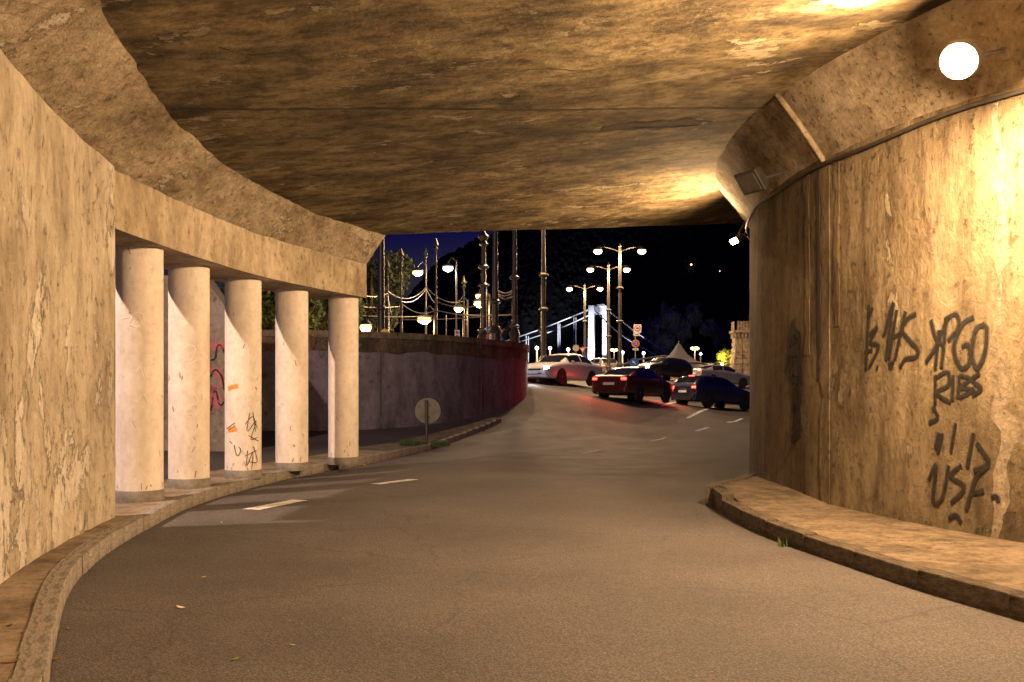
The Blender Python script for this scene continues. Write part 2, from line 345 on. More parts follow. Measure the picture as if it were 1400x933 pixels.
for data, wd in TAGS: strokes('graffiti_tag', data, zc, (lambda px, py: rwall_hit(px, py, .014 if px < 1100 else .006)), wd*1.0, M_SPRAY, rwall); strokes('overspray', data, zc, lambda px, py: rwall_hit(px, py, .0045), wd*1.8, M_FUZZ, rwall)
# vertical movement joint: a dark slot with a proud rib beside it, and a flaked pier strip
def rstrip(name, px0, px1, z0, z1, off, m, jag=0):
    bm = bmesh.new(); a, b = [], []
    n = 40
    for k in range(n+1):
        z = z0+(z1-z0)*k/n
        for (px, lst) in ((px0, a), (px1, b)):
            pt, nr = rwall_hit(px, 400, off); j = rough((px, z*2.0, 3), jag, 1.7) if lst is a else 0
            tng = Vector((-nr.y, nr.x, 0)); e = rwall_disp(pt.x, pt.y, z)-rwall_disp(pt.x, pt.y, pt.z)
            lst.append(bm.verts.new(Vector((pt.x, pt.y, z))+nr*e+tng*j))
    for k in range(n): bm.faces.new((a[k], b[k], b[k+1], a[k+1]))
    r = bmesh.ops.extrude_face_region(bm, geom=bm.faces[:]); nr = rwall_hit((px0+px1)/2, 400)[1]
    bmesh.ops.translate(bm, vec=-nr*(off+.03), verts=[v for v in r['geom'] if isinstance(v, bmesh.types.BMVert)])
    return from_bm(name, bm, m, rwall, False)
M_RIB = concrete('rib_plaster', (.34, .28, .2), (.27, .22, .15), (.13, .1, .07), (1, 1, .1), .66, None, 2, .6, .02, .7)
rstrip('joint_slot', 1117, 1121, 1.6, WALL_TOP_R, .007, M_DARK)
rstrip('joint_rib', 1122, 1134, .1, WALL_TOP_R, .008, M_RWALL, .09)
rstrip('plaster_ridge', 1100, 1106, 1.9, WALL_TOP_R, .006, M_RWALL, .08); rstrip('plaster_ridge', 1140, 1147, 2.2, WALL_TOP_R, .006, M_RWALL, .06)
M_PATCH = concrete('pale_render', (.34, .285, .215), (.27, .22, .16), (.17, .13, .09), (1, 1, .5), .62, (.50, .45, .37), 1.6, 1.0, .025, .5)
rstrip('render_coat', 1360, 1470, .1, WALL_TOP_R, .003, M_PATCH, .12)

# inner haunch (cove) between wall top and ceiling
NR = 175
hp0 = right_path(RW-.03); hp1 = right_path(12.05); prof = [0, .12, .3, .5, .7, .88, 1]
verts = []
for a, b in zip(hp0, hp1):
    for t in prof:
        x, y = a+(b-a)*t; z = WALL_TOP_R-.02+(CEIL_R+.03-WALL_TOP_R+.02)*(t**.86); d = rough((x, y, z), .02, 1.6)
        verts.append((x, y, z-d))
tag(mesh_obj('haunch', verts, grid_faces(len(hp0), len(prof)), M_HAUNCH, smooth=True), 'sloping concrete haunch with cable above graffiti wall', 'haunch')
hr = bpy.data.objects['haunch']
# rib across the haunch, in line with the movement joint
pj, nj = rwall_hit(1126, 300); bj = RC+(np.array([pj.x, pj.y])-RC)/RW*12.07
tube('haunch_rib', [(pj.x-nj.x*.02, pj.y-nj.y*.02, WALL_TOP_R), ((pj.x+bj[0])/2, (pj.y+bj[1])/2, WALL_TOP_R+.42), (bj[0], bj[1], CEIL_R)], .035, M_HAUNCH, hr, 10)
# conduit along the joint
cpts = [(x, y, WALL_TOP_R-.05+.015*math.sin(i*.9)) for i, (x, y) in enumerate(right_path(RW+.05)[::3])]
tube('conduit', cpts, .022, M_DARK, hr, 6)

# left: wall, then beam on columns
LW = spline([(.9,-9), (-.4,-3.5), (-1.75,1.6), (-2.85,4.9), (-3.5,6.8), (-3.92,8.7), (-4.19,10.5)], 130)
nv = 46; verts = []; nl = plan_normals(LW)
for (x, y), n in zip(LW, nl):
    for z in np.linspace(-.05, WALL_TOP_L+.05, nv):
        d = rough((x, y, z*.6), .011, 1.4); verts.append((x-n[0]*d, y-n[1]*d, z))
nf = len(verts); faces = grid_faces(len(LW), nv)
for (x, y), n in zip(LW, nl): verts += [(x+n[0]*.8, y+n[1]*.8, -.05), (x+n[0]*.8, y+n[1]*.8, WALL_TOP_L+.05)]
for i in range(len(LW)-1): a = nf+2*i; faces += [(a, a+1, a+3, a+2), (i*nv+nv-1, (i+1)*nv+nv-1, a+3, a+1)]
k = len(LW)-1; faces.append(tuple(k*nv+j for j in range(nv))+(nf+2*k+1, nf+2*k)); faces.append(tuple(range(nv))[::-1]+(nf, nf+1))
lwall = tag(mesh_obj('underpass_wall', verts, faces, M_LWALL, smooth=True), 'pale peeling concrete wall ending at the round columns', 'wall')
lwall.data.set_sharp_from_angle(angle=R(45))
tube('drain_pipe_scar', [(LW[84][0]+.012, LW[84][1], z) for z in np.linspace(2.0, 3.6, 8)], .012, M_DARK, lwall, 6)
BF = spline([(-4.23,10.44), (-4.2,11.2), (-4.05,13.0), (-3.82,14.7), (-3.5,16.0), (-3.08,17.3), (-2.68,18.35)], 80)   # beam front, plan
bn = plan_normals(BF); BEAM_Z = 3.2; BW = 1.0
def beam_mesh():
    verts = []; secs = [(0, BEAM_Z), (0, WALL_TOP_L+.02), (BW, WALL_TOP_L+.02), (BW, BEAM_Z)]
    prof = [(0, BEAM_Z+k*(WALL_TOP_L+.02-BEAM_Z)/8) for k in range(9)]+[(BW*k/6, WALL_TOP_L+.02) for k in range(1, 7)]+[(BW, BEAM_Z+.3), (BW, BEAM_Z)]+[(BW*(5-k)/6, BEAM_Z) for k in range(5)]
    n = len(prof)
    for (x, y), m_ in zip(BF, bn):
        for o, z in prof:
            d = rough((x+m_[0]*o, y+m_[1]*o, z), .007, 2); verts.append((x+m_[0]*(o-d), y+m_[1]*(o-d), z))
    faces = [(i*n+j, i*n+(j+1) % n, (i+1)*n+(j+1) % n, (i+1)*n+j) for i in range(len(BF)-1) for j in range(n)]
    faces += [tuple(range(n)), tuple((len(BF)-1)*n+j for j in range(n))[::-1]]
    return verts, faces
v, f = beam_mesh(); beam = tag(mesh_obj('edge_beam', v, f, M_BEAM, smooth=True), 'curved concrete edge beam resting on the round columns', 'beam'); beam.data.set_sharp_from_angle(angle=R(40))
# left haunch runs from wall/beam top to the ceiling edge
CL = spline([(2.0,-9), (.75,-3.5), (-.75,1.6), (-2.15,4.9), (-2.95,7.22), (-3.43,10.0), (-3.55,12.2), (-3.38,14.05), (-2.97,16.2), (-2.25,17.95)], 180)
LB = np.vstack([LW[:-1], BF]); LB = spline(LB[::6].tolist()+[LB[-1].tolist()], 180)
prof = [0, .12, .3, .5, .7, .88, 1]; verts = []
for a, b in zip(LB, CL):
    for t in prof:
        x, y = a+(b-a)*t; z = WALL_TOP_L+(CEIL_L+.03-WALL_TOP_L)*t; d = rough((x, y, z), .014, 1.7); verts.append((x, y, z+.0-d))
lh = tag(mesh_obj('haunch', verts, grid_faces(180, len(prof)), M_HAUNCH, smooth=True), 'flaking sloped concrete haunch above the row of columns', 'haunch')
# end cheek of the haunch
a, b = LB[-1], CL[-1]
mesh_obj('end_face', [(a[0], a[1], WALL_TOP_L), (b[0], b[1], CEIL_L+.03), (a[0]-.9, a[1]+.35, CEIL_L+.6), (a[0]-.9, a[1]+.35, WALL_TOP_L)], [(0, 1, 2, 3)], M_HAUNCH, lh)

# ceiling: ruled sheet between the two haunches, thick deck above
CR = np.vstack([right_path(12.05)[:24:2], arc(12.05, YN, 20.2, 140)]); CR = spline(CR[::5].tolist()+[CR[-1].tolist()], 180)
nc = 90; verts = []
for a, b in zip(CL, CR):
    for t in np.linspace(-.02, 1.02, nc):
        x, y = a+(b-a)*t; z = CEIL_L+(CEIL_R-CEIL_L)*t
        y += .35*math.sin(math.pi*t)*max(0, (y-14)/5)*0
        verts.append((x, y, z-rough((x*.4, y, 0), .016, 1.2)))
nb = len(verts); faces = [f[::-1] for f in grid_faces(180, nc)]
for a, b in zip(CL, CR): d = (b-a); verts += [(a[0]-d[0]*.16, a[1]-d[1]*.16, 5.2), (b[0]+d[0]*.35, b[1]+d[1]*.35, 6.0)]
for i in range(179): k = nb+2*i; faces += [(k, k+1, k+3, k+2), (i*nc, (i+1)*nc, k+2, k), (i*nc+nc-1, k+1, k+3, (i+1)*nc+nc-1)]
k = 179; faces += [tuple(k*nc+j for j in range(nc))+(nb+2*k+1, nb+2*k), tuple(range(nc))[::-1]+(nb, nb+1)]
ceil = tag(mesh_obj('bridge_deck', verts, faces, M_CEIL, smooth=True), 'wide sooty concrete deck soffit spanning over the road', 'ceiling'); ceil.data.set_sharp_from_angle(angle=R(45))
LN = plan_normals(LB); fv = []
for (x, y), n_ in zip(LB, LN):
    for o_, z in ((.92, WALL_TOP_L-.05), (.95, 5.6), (.3, 5.6)): fv.append((x+n_[0]*o_, y+n_[1]*o_, z))
mesh_obj('fascia', fv, grid_faces(180, 3), M_BEAM, ceil, False)
def ceil_pt(t, s, dz=0):
    i = min(178, int(s*179)); f_ = s*179-i; a = CL[i]*(1-f_)+CL[i+1]*f_; b = CR[i]*(1-f_)+CR[i+1]*f_; p = a+(b-a)*t
    return Vector((p[0], p[1], CEIL_L+(CEIL_R-CEIL_L)*t-rough((p[0]*.4, p[1], 0), .016, 1.2)+dz))
# construction joint across the soffit: dark slot with a ragged lip (found where the photo's row 150 meets the sheet)
def ceil_ray(px, py):
    d = 1.0
    lo = None
    for d in np.linspace(5, 25, 800):
        p = P(px, py, d); t = min(1, max(0, (p.x+3.5)/7.0))
        if p.z >= CEIL_L+(CEIL_R-CEIL_L)*t: return p
    return p
def soffit_z(x, y):
    # height of the sheet at a plan point: nearest rulings
    i = int(np.argmin(np.hypot(*(0.5*(CL+CR)-np.array([x, y])).T))); best = 9e9; z = CEIL_L
    for k in range(max(0, i-30), min(180, i+30)):
        a, b = CL[k], CR[k]; d = b-a; t = float(((x-a[0])*d[0]+(y-a[1])*d[1])/(d @ d)); q = a+d*t; e = math.hypot(x-q[0], y-q[1])
        if e < best: best = e; z = CEIL_L+(CEIL_R-CEIL_L)*t
    return z-rough((x*.4, y, 0), .016, 1.2)
def soffit_band(name, pxs, pys, wd, drop, m):
    pts = [];
    q = spline(list(zip(pxs, pys)), 60)
    for px, py in q:
        p = ceil_ray(px, py); pts.append((p.x, p.y))
    bm = bmesh.new(); a, b = [], []
    for k, (x, y) in enumerate(pts):
        w1 = wd*(.6+.8*abs(noise.noise(Vector((x*3, 7, 0))))); z = soffit_z(x, y)
        a.append(bm.verts.new((x, y-w1, z-drop))); b.append(bm.verts.new((x, y+w1, soffit_z(x, y+w1)-drop)))
    for k in range(len(pts)-1): bm.faces.new((a[k], a[k+1], b[k+1], b[k]))
    r = bmesh.ops.extrude_face_region(bm, geom=bm.faces[:])
    bmesh.ops.translate(bm, vec=(0, 0, drop+.05), verts=[v for v in r['geom'] if isinstance(v, bmesh.types.BMVert)])
    return from_bm(name, bm, m, ceil, True)
M_SPALL = concrete('spalled_soffit', (.12, .085, .045), (.07, .05, .028), (.03, .02, .012), (.5, 1.5, 1), .62, None, 3, 1.0, .05, .7)
soffit_band('construction_joint', [240, 420, 640, 860, 1052], [147, 149, 151, 152, 151], .05, .003, M_SPALL)
soffit_band('crack', [700, 745, 800, 850, 905], [99, 93, 96, 90, 94], .012, .002, M_SPALL); soffit_band('crack', [300, 340, 395, 430], [60, 72, 70, 82], .012, .002, M_SPALL); soffit_band('crack', [560, 640, 690], [205, 212, 208], .02, .002, M_SPALL)
soffit_band('spalled_patch', [822, 860, 900, 940, 972], [180, 176, 175, 172, 176], .2, .004, M_SPALL); soffit_band('exposed_bar', [835, 880, 920, 955], [181, 178, 177, 175], .02, .010, M_SPALL); soffit_band('exposed_bar', [845, 890, 930, 960], [173, 171, 170, 170], .015, .010, M_SPALL)
# ------------------------------------------------------------------ columns
COLS = [(191,683,12.12), (258.5,665,13.8), (332.5,652,15.4), (399,641,17.0), (469.5,633,18.4)]
PAVE = .15
CLAB = ['white round column standing closest to the peeling wall', 'white round column second from the peeling wall', 'white round column with orange stickers and black scrawl', 'clean white round column between the stickered one and the end one', 'white round column under the free end of the beam']
colo = []
for i, (px, py, d) in enumerate(COLS):
    x = (px-CX)/F*d; r = .275
    t = tag(empty('concrete_column', (x, d, PAVE)), CLAB[i], 'column', 'round columns under the edge beam')
    lathe('shaft', [(r, .10), (r, 1.25), (r*1.004, 1.27), (r*1.004, 1.29), (r, 1.31), (r, BEAM_Z-PAVE+.01)], M_COL, t, 40).rotation_euler = (0, 0, [0, 2.1, 4.0, 1.1, 5.2][i])
    lathe('base_collar', [(r+.012, -.02), (r+.014, .09), (r+.002, .115+.01*random.random())], M_COLLAR, t, 40)
    colo.append((t, x, d, r))
def col_hit_f(i):
    t, x, y, r = colo[i]
    def hit(px, py):
        dx = (px-CX)/F; a = dx*dx+1; b = -2*(x*dx+y); c = x*x+y*y-(r+.005)**2; dd = max(b*b-4*a*c, 0); d = (-b-math.sqrt(dd))/(2*a); p = P(px, py, d)
        n = Vector((p.x-x, p.y-y, 0)).normalized(); return p-Vector((x, y, PAVE)), n
    return hit
zc2 = lambda x, y: (140+x*400/778, 220+y*480/933)
M_SCUFF = plain('scuffed_dirt', (.30, .25, .21), .9, 0, .3, 30)
for i in range(5):
    t, x, d, r = colo[i]; rnd = random.Random(40+i); bm = bmesh.new()
    for k in range(16):
        a = R(rnd.uniform(-175, 5)); z = 2.9*rnd.random()**2.4+.12; ln = rnd.uniform(.02, .10); sl = rnd.uniform(-1, 1); n_ = 5
        pts = [Vector(((r+.003)*math.cos(a+sl*ln*q/n_*2), (r+.003)*math.sin(a+sl*ln*q/n_*2), z+ln*q/n_)) for q in range(n_+1)]
        ribbon_bm(bm, pts, rnd.uniform(.006, .022), [Vector((p.x, p.y, 0)).normalized() for p in pts])
    from_bm('scuff_marks', bm, M_SCUFF, t)
strokes('scrawl', [[(392,670),(385,720),(410,690),(395,740),(412,735)],[(380,700),(400,680),(412,712)],[(400,668),(408,720)],[(350,755),(358,785),(368,770),(362,760)],[(338,745),(345,752)],[(386,770),(384,812),(400,775),(398,815)],[(380,785),(410,770)],[(402,760),(412,800),(390,800)],[(388,730),(415,745)],[(330,712),(352,697)],[(335,716),(353,704)]], zc2, col_hit_f(2), .013, M_SPRAY, colo[2][0])
strokes('sticker', [[(334,605),(360,598)],[(334,717),(356,712)]], zc2, col_hit_f(2), .075, M_ORANGE, colo[2][0])
M_CHALK = plain('chalk_marks', (.86, .83, .8), .9, 0, .1, 30)
strokes('chalk_scrawl', [[(90,560),(100,545),(108,575)],[(102,552),(112,580)],[(110,548),(118,575)],[(70,430),(85,405),(110,410),(95,440),(70,435)],[(50,420),(70,415)],[(120,520),(135,515)],[(95,640),(110,620),(125,650)]], zc2, col_hit_f(0), .008, M_CHALK, colo[0][0])
strokes('chalk_scrawl', [[(215,500),(230,488),(248,500),(235,530)],[(230,540),(255,528)],[(240,610),(255,640),(235,650)]], zc2, col_hit_f(1), .008, M_CHALK, colo[1][0])

# ------------------------------------------------------------------ pavements with single kerb stones
KL = spline([(.6,-3), (-.2,-.4), (-1.3,2.6), (-2.32,4.98), (-3.38,7.8), (-3.88,10.67), (-4.06,13.3), (-3.74,16.8), (-3.0,19.8), (-2.35,23.6), (-1.4,28.5), (-.35,33.0)], 300)
kn = plan_normals(KL)
def slab(name, front, back, top, m, parent=None):
    """sheet between two plan polylines at height top above the ground, with skirts"""
    n = len(front); k = 7; verts = []
    for a, b in zip(front, back):
        for j in range(k):
            q = np.array(a)+(np.array(b)-np.array(a))*j/(k-1); z = elev(q[0], q[1])+top; verts.append((q[0], q[1], z+rough((q[0], q[1], 0), .006, 2)))
    nb = len(verts); faces = grid_faces(n, k)
    for a, b in zip(front, back): verts += [(a[0], a[1], elev(*a)-.1), (b[0], b[1], elev(*b)-.1)]
    for i in range(n-1): q = nb+2*i; faces += [(i*k, (i+1)*k, q+2, q), (i*k+k-1, q+1, q+3, (i+1)*k+k-1)]
    faces += [tuple((n-1)*k+j for j in range(k))+(nb+2*n-1, nb+2*n-2), tuple(range(k))[::-1]+(nb, nb+1)]
    return mesh_obj(name, verts, faces, m, parent, True)
KW = .14
i_end = int(np.argmin(np.abs(KL[:, 1]-22.5)))
front = KL+kn*KW*.98
back = []
for (x, y), n in zip(KL, kn):
    wd = 1.25 if y > 10.6 else np.interp(y, [-3, 3, 7, 10.6], [1.6, 1.5, .95, .75])
    if y > 20: wd = np.interp(y, [20, 24, 33], [1.25, 1.4, .35])
    back.append((x+n[0]*wd, y+n[1]*wd))
pl = slab('pavement', front[:i_end], np.array(back)[:i_end], PAVE-.012, M_PAVE); tag(pl, kind='structure'); pl.data.set_sharp_from_angle(angle=R(40))
M_EARTH = concrete('median_earth', (.16, .13, .09), (.11, .09, .06), (.05, .04, .03), (1, 1, 1), .8, None, 3, .8, .03, .5)
md = slab('median', front[i_end-1:], np.array(back)[i_end-1:], PAVE-.03, M_EARTH); tag(md, kind='structure'); md.data.set_sharp_from_angle(angle=R(40))
def kerb_run(path, nrm, h_fn, parent, length=.5, width=.14, m=M_KERB, inset=1):
    s = np.r_[0, np.cumsum(np.linalg.norm(np.diff(path, axis=0), axis=1))]; n = int(s[-1]/length)
    bm = bmesh.new(); bbox(bm, -.5, .5, -.5, .5, -.5, .5); bmesh.ops.bevel(bm, geom=bm.edges[:], offset=.035, segments=1, affect='EDGES')
    me = bpy.data.meshes.new('kerb_stone'); bm.to_mesh(me); bm.free(); me.materials.append(m)
    for k in range(n):
        u = (k+.5)*s[-1]/n; x = np.interp(u, s, path[:, 0]); y = np.interp(u, s, path[:, 1]); x2 = np.interp(u+.05, s, path[:, 0]); y2 = np.interp(u+.05, s, path[:, 1]); x1 = np.interp(u-.05, s, path[:, 0]); y1 = np.interp(u-.05, s, path[:, 1])
        a = math.atan2(y2-y1, x2-x1); h = h_fn(x, y)+random.uniform(-.006, .006); nx, ny = -math.sin(a), math.cos(a)
        o = link('kerb_stone', me, None, parent); hh = h+.12; off = random.uniform(-.006, .006)
        o.location = (x+nx*(width/2*inset+off), y+ny*(width/2*inset+off), elev(x, y)+h-hh/2); o.scale = (s[-1]/n*.992, width, hh)
        o.rotation_euler = (random.uniform(-.012, .012), random.uniform(-.006, .006), a+random.uniform(-.008, .008))
kerb_run(KL[:i_end], kn, lambda x, y: PAVE, pl, .5)
kerb_run(KL[i_end-1:], kn, lambda x, y: PAVE, md, .7)
# right pavement: widens towards the camera, ends in a raised nose
KRp = spline([(6.6,-3), (4.6,2.2), (3.25,6.3), (2.82,8.2), (2.56,9.97), (2.5,11.5), (2.56,12.75)], 120); krn = -plan_normals(KRp)
def rh(x, y): return float(np.interp(y, [4, 9, 11.5, 12.7], [.15, .15, .18, .26]))
verts = []; k = 8
nose = spline([(2.56,12.75), (2.75,13.2), (3.2,13.9), (3.75,15.2)], 20)
fr = np.vstack([KRp+krn*.15, nose[1:]])
for q0 in fr:
    d = RC-q0; L_ = np.linalg.norm(d); q1 = q0+d/L_*(L_-RW+.06)
    for j in range(k):
        q = q0+(q1-q0)*j/(k-1); verts.append((q[0], q[1], rh(*q)-.01+rough((q[0], q[1], 0), .006, 2)))
nb = len(verts); n = len(fr); faces = [f[::-1] for f in grid_faces(n, k)]
for q0 in fr: verts.append((q0[0], q0[1], -.1))
for i in range(n-1): faces.append((i*k, (i+1)*k, nb+i+1, nb+i))
M_PAVE2 = concrete('dimmed_pavement', (.20, .155, .11), (.15, .115, .08), (.08, .06, .04), (1, 1, 1), .68, None, 2, .8, .02, .6)  # darker copy of the pavement colour, dimness of this side painted in
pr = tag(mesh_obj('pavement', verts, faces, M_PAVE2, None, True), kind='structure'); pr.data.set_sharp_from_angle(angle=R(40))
M_KERB2 = concrete('dark_kerb', (.20, .165, .125), (.15, .12, .09), (.07, .055, .04), (1, 1, 1), .68, None, 3.5, .9, .02, .6)  # darker and browner than the left kerb
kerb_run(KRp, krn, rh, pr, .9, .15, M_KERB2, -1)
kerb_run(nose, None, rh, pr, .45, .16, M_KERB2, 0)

# ------------------------------------------------------------------ road markings
def marking(pa, pb, wd, label=None):
    a = on_ground(*pa); b = on_ground(*pb); d = (b-a); d.z = 0; n = Vector((-d.y, d.x, 0)).normalized()*wd/2
    vs_, fs = [], []
    m_ = 10
    for k in range(m_+1):
        p = a+(b-a)*k/m_
        for s in (-1, 1):
            q = p+n*s*(1+random.uniform(-.06, .06)); vs_.append((q.x, q.y, elev(q.x, q.y)+.006))
    for k in range(m_): fs.append((2*k, 2*k+1, 2*k+3, 2*k+2))
    o = mesh_obj('lane_marking', vs_, fs, M_LINE); tag(o, kind='structure'); return o
marking((343,698), (410,685), .24); marking((513,663), (566,656), .2)
for a, b in [((795,621),(822,616)), ((888,604),(910,599)), ((952,590),(968,585)), ((995,578),(1015,573)), ((905,556),(928,549)), ((940,572),(985,548))]: marking(a, b, .14)

# ------------------------------------------------------------------ retaining wall and upper plaza
RWp = spline([(-26,29), (-14,28.6), (-7.2,29.2), (-4.5,30), (-2.35,31.8), (-.75,34.6), (.35,37.4), (.62,40), (.3,43), (-.9,48), (-3.5,60), (-9,90)], 160)
rn = plan_normals(RWp); RT = 3.12
verts = []; nv = 14
for (x, y), n in zip(RWp, rn):
    e = elev(x, y)-.2
    for z in np.linspace(e, RT, nv): d = rough((x, y, z), .02, .8); verts.append((x-n[0]*d, y-n[1]*d, z))
nf = len(verts); faces = grid_faces(len(RWp), nv)
for (x, y), n in zip(RWp, rn): verts += [(x+n[0]*.5, y+n[1]*.5, elev(x, y)-.2), (x+n[0]*.5, y+n[1]*.5, RT)]
for i in range(len(RWp)-1): a = nf+2*i; faces += [(a, a+1, a+3, a+2), (i*nv+nv-1, (i+1)*nv+nv-1, a+3, a+1)]
ret = tag(mesh_obj('retaining_wall', verts, faces, M_RETAIN, smooth=True), 'dark grey curved retaining wall with stone coping behind the median', 'wall')
ret.data.set_sharp_from_angle(angle=R(45))
verts = []; sec = [(-.07, RT-.02), (-.07, RT+.17), (.55, RT+.2), (.55, RT-.02)]
for (x, y), n in zip(RWp, rn):
    for o, z in sec: d = rough((x, y, z), .02, 2.5); verts.append((x+n[0]*(o+d), y+n[1]*(o+d), z+d*.6))
faces = [(i*4+j, i*4+(j+1) % 4, (i+1)*4+(j+1) % 4, (i+1)*4+j) for i in range(len(RWp)-1) for j in range(4)]
mesh_obj('coping', verts, faces, M_CAP, ret)
M_BAND = concrete('bare_masonry_band', (.20, .15, .11), (.13, .10, .07), (.05, .04, .03), (1, 1, .3), .6, (.24, .19, .14), 1.6, .9, .04, .6)
verts = []
for (x, y), n in zip(RWp, rn):
    lo = RT-.42-.12*noise.noise(Vector((x*.9, y*.9, 1)))-.08*noise.noise(Vector((x*4, y*4, 1)))
    for z, o in ((RT-.02, .03), (lo, .03), (lo, -.05)): verts.append((x-n[0]*o, y-n[1]*o, z))
mesh_obj('bare_band', verts, grid_faces(len(RWp), 3), M_BAND, ret)
for k in range(6, 150, 9):
    (x, y), n_ = RWp[k], rn[k]; e = elev(x, y); a = math.atan2(n_[1], n_[0])
    box('panel_joint', -.012, .012, -.014, .014, e-.05, RT-.3, M_DARK, ret, Matrix.Translation((x-n_[0]*rough((x, y, 1.6), .02, .8), y-n_[1]*rough((x, y, 1.6), .02, .8), 0)) @ Matrix.Rotation(a, 4, 'Z'))
pz = RWp+rn*.4; pv = [(x, y, RT-.1) for x, y in pz]+[(-60, 95, RT+.2), (-60, 29, RT-.1)]
tag(mesh_obj('plaza', pv, [tuple(range(len(pv)))[::-1]], M_PAVE), kind='structure')
# abutment wall of the side road with pink graffiti (seen between the second and third column)
bm = bmesh.new()
ab = [(-14,-.1), (-6.55,-.1), (-6.55,3.0), (-7.5,4.3), (-14,4.3)]
vb = [bm.verts.new((x, 24.0+(x+6.5)*-.12, z)) for x, z in ab]; bm.faces.new(vb); r = bmesh.ops.extrude_face_region(bm, geom=bm.faces[:]); bmesh.ops.translate(bm, vec=(0, .8, 0), verts=[v for v in r['geom'] if isinstance(v, bmesh.types.BMVert)])
abut = tag(from_bm('abutment_wall', bm, M_ABUT), 'concrete abutment wall with pink graffiti behind the columns', 'wall')
def ab_hit(px, py):
    dx = (px-CX)/F; d = (24-.78)/(1+.12*dx)-.012; p = P(px, py, d); return p, Vector((-.12, -1, 0)).normalized()
strokes('graffiti_tag', [[(290,500),(300,490),(322,495)],[(288,560),(305,560),(322,600)],[(290,600),(310,640),(300,660)],[(286,620),(296,600),(290,650)]], zc2, ab_hit, .22, M_PINK, abut)
strokes('graffiti_outline', [[(287,530),(300,525),(305,495),(315,490),(324,510)],[(287,575),(300,555),(318,575),(324,610)],[(288,665),(300,610),(312,650),(324,640)]], zc2, ab_hit, .05, M_SPRAY, abut)

# ------------------------------------------------------------------ lamps inside the underpass
def point(name, parent, loc, power, color, radius=.06):
    l = bpy.data.lights.new(name, 'POINT'); l.energy = power; l.color = color; l.shadow_soft_size = radius
    o = bpy.data.objects.new(name, l); C.objects.link(o); o.parent = parent; o.location = loc; return o
def spot(name, parent, loc, aim, power, color, angle=90, blend=.5, radius=.06):
    l = bpy.data.lights.new(name, 'SPOT'); l.energy = power; l.color = color; l.shadow_soft_size = radius; l.spot_size = R(angle); l.spot_blend = blend
    o = bpy.data.objects.new(name, l); C.objects.link(o); o.parent = parent; o.location = loc
    o.rotation_euler = (Vector(aim)).to_track_quat('-Z', 'Y').to_euler(); return o
def floodlight(loc, face, label, lit, power=0, glass=E_NEAR, size=(.34, .26), bracket=None, light='point', round_=False, color=WARM):
    """box floodlight: tapered housing, glass, bracket; face = direction it looks"""
    t = tag(empty('floodlight', loc), label, 'floodlight', 'floodlights on the underpass haunch')
    q = Vector(face).normalized().to_track_quat('Y', 'Z').to_matrix().to_4x4()
    bm = bmesh.new(); sx, sz = size
    pr = [(-.17, .45), (-.12, .75), (0, 1.0), (.03, 1.0)]; rings = []
    for y, s in pr: rings.append([bm.verts.new(q @ Vector((a*sx/2*s, y, b*sz/2*s))) for a, b in ((-1, -1), (1, -1), (1, 1), (-1, 1))])
    for a, b in zip(rings, rings[1:]):
        for k in range(4): bm.faces.new((a[k], a[(k+1) % 4], b[(k+1) % 4], b[k]))
    bm.faces.new(rings[0][::-1]); bm.faces.new(rings[-1]); bmesh.ops.bevel(bm, geom=bm.edges[:], offset=.01, segments=1, affect='EDGES')
    from_bm('housing', bm, M_DARK, t)
    if round_: (lathe('rim', [(sx*.62, -.05), (sx*.66, .0), (sx*.66, .05), (sx*.60, .075), (sx*.56, .075), (sx*.42, .0)], M_DARK, t, 28, q @ Matrix.Rotation(R(-90), 4, 'X')), lathe('glass', [(sx*.40, .02), (sx*.40, .03), (sx*.30, .045), (sx*.1, .05)], glass, t, 28, q @ Matrix.Rotation(R(-90), 4, 'X')))
    else:
     bm = bmesh.new(); bbox(bm, -sx*.42, sx*.42, .034, .05, -sz*.40, sz*.40, q, .006); from_bm('glass', bm, glass if lit else M_GREY, t)
    if bracket is not None: tube('bracket', [(0, 0, 0), Vector(bracket)*.5, bracket], .022, M_DARK, t, 6)
    if lit:
        if light == 'spot': spot('lamp', t, q @ Vector((0, .09, 0)), (-.9, -.12, .32), power, color, 172, 1, .05)
        if light == 'point': point('lamp', t, q @ Vector((0, .16, 0)), power, color, .10)
    return t
f1 = floodlight((3.72, 8.25, 4.22), (-.55, -.65, -.55), 'glaring lit floodlight on the haunch over the pale render coat', True, 1700, E_NEAR, (.25, .25), (.42, .18, .12), 'point', True)
f2 = floodlight((3.02, 12.6, 4.12), (-.75, -.35, -.6), 'unlit boxy floodlight next to the cable junction box', False, 0, E_NEAR, (.42, .3), (.42, .0, .12))
f3 = floodlight((3.80, 16.9, 4.04), (-.85, -.1, -.55), 'slim lit floodlight hanging by the tunnel mouth', True, 1000, E_TUBE, (.34, .12), (.25, .1, .45), 'spot')
box('junction_box', 3.52, 3.66, 12.9, 13.06, 3.93, 4.16, M_GREY, f2, Matrix.Translation((-3.02, -12.6, -4.12)))
f4 = floodlight((-.35, -1.2, 4.0), (.45, .8, -.35), 'floodlight on the left haunch behind the viewer', True, 650, E_NEAR, (.30, .30), (-.4, .0, .1))
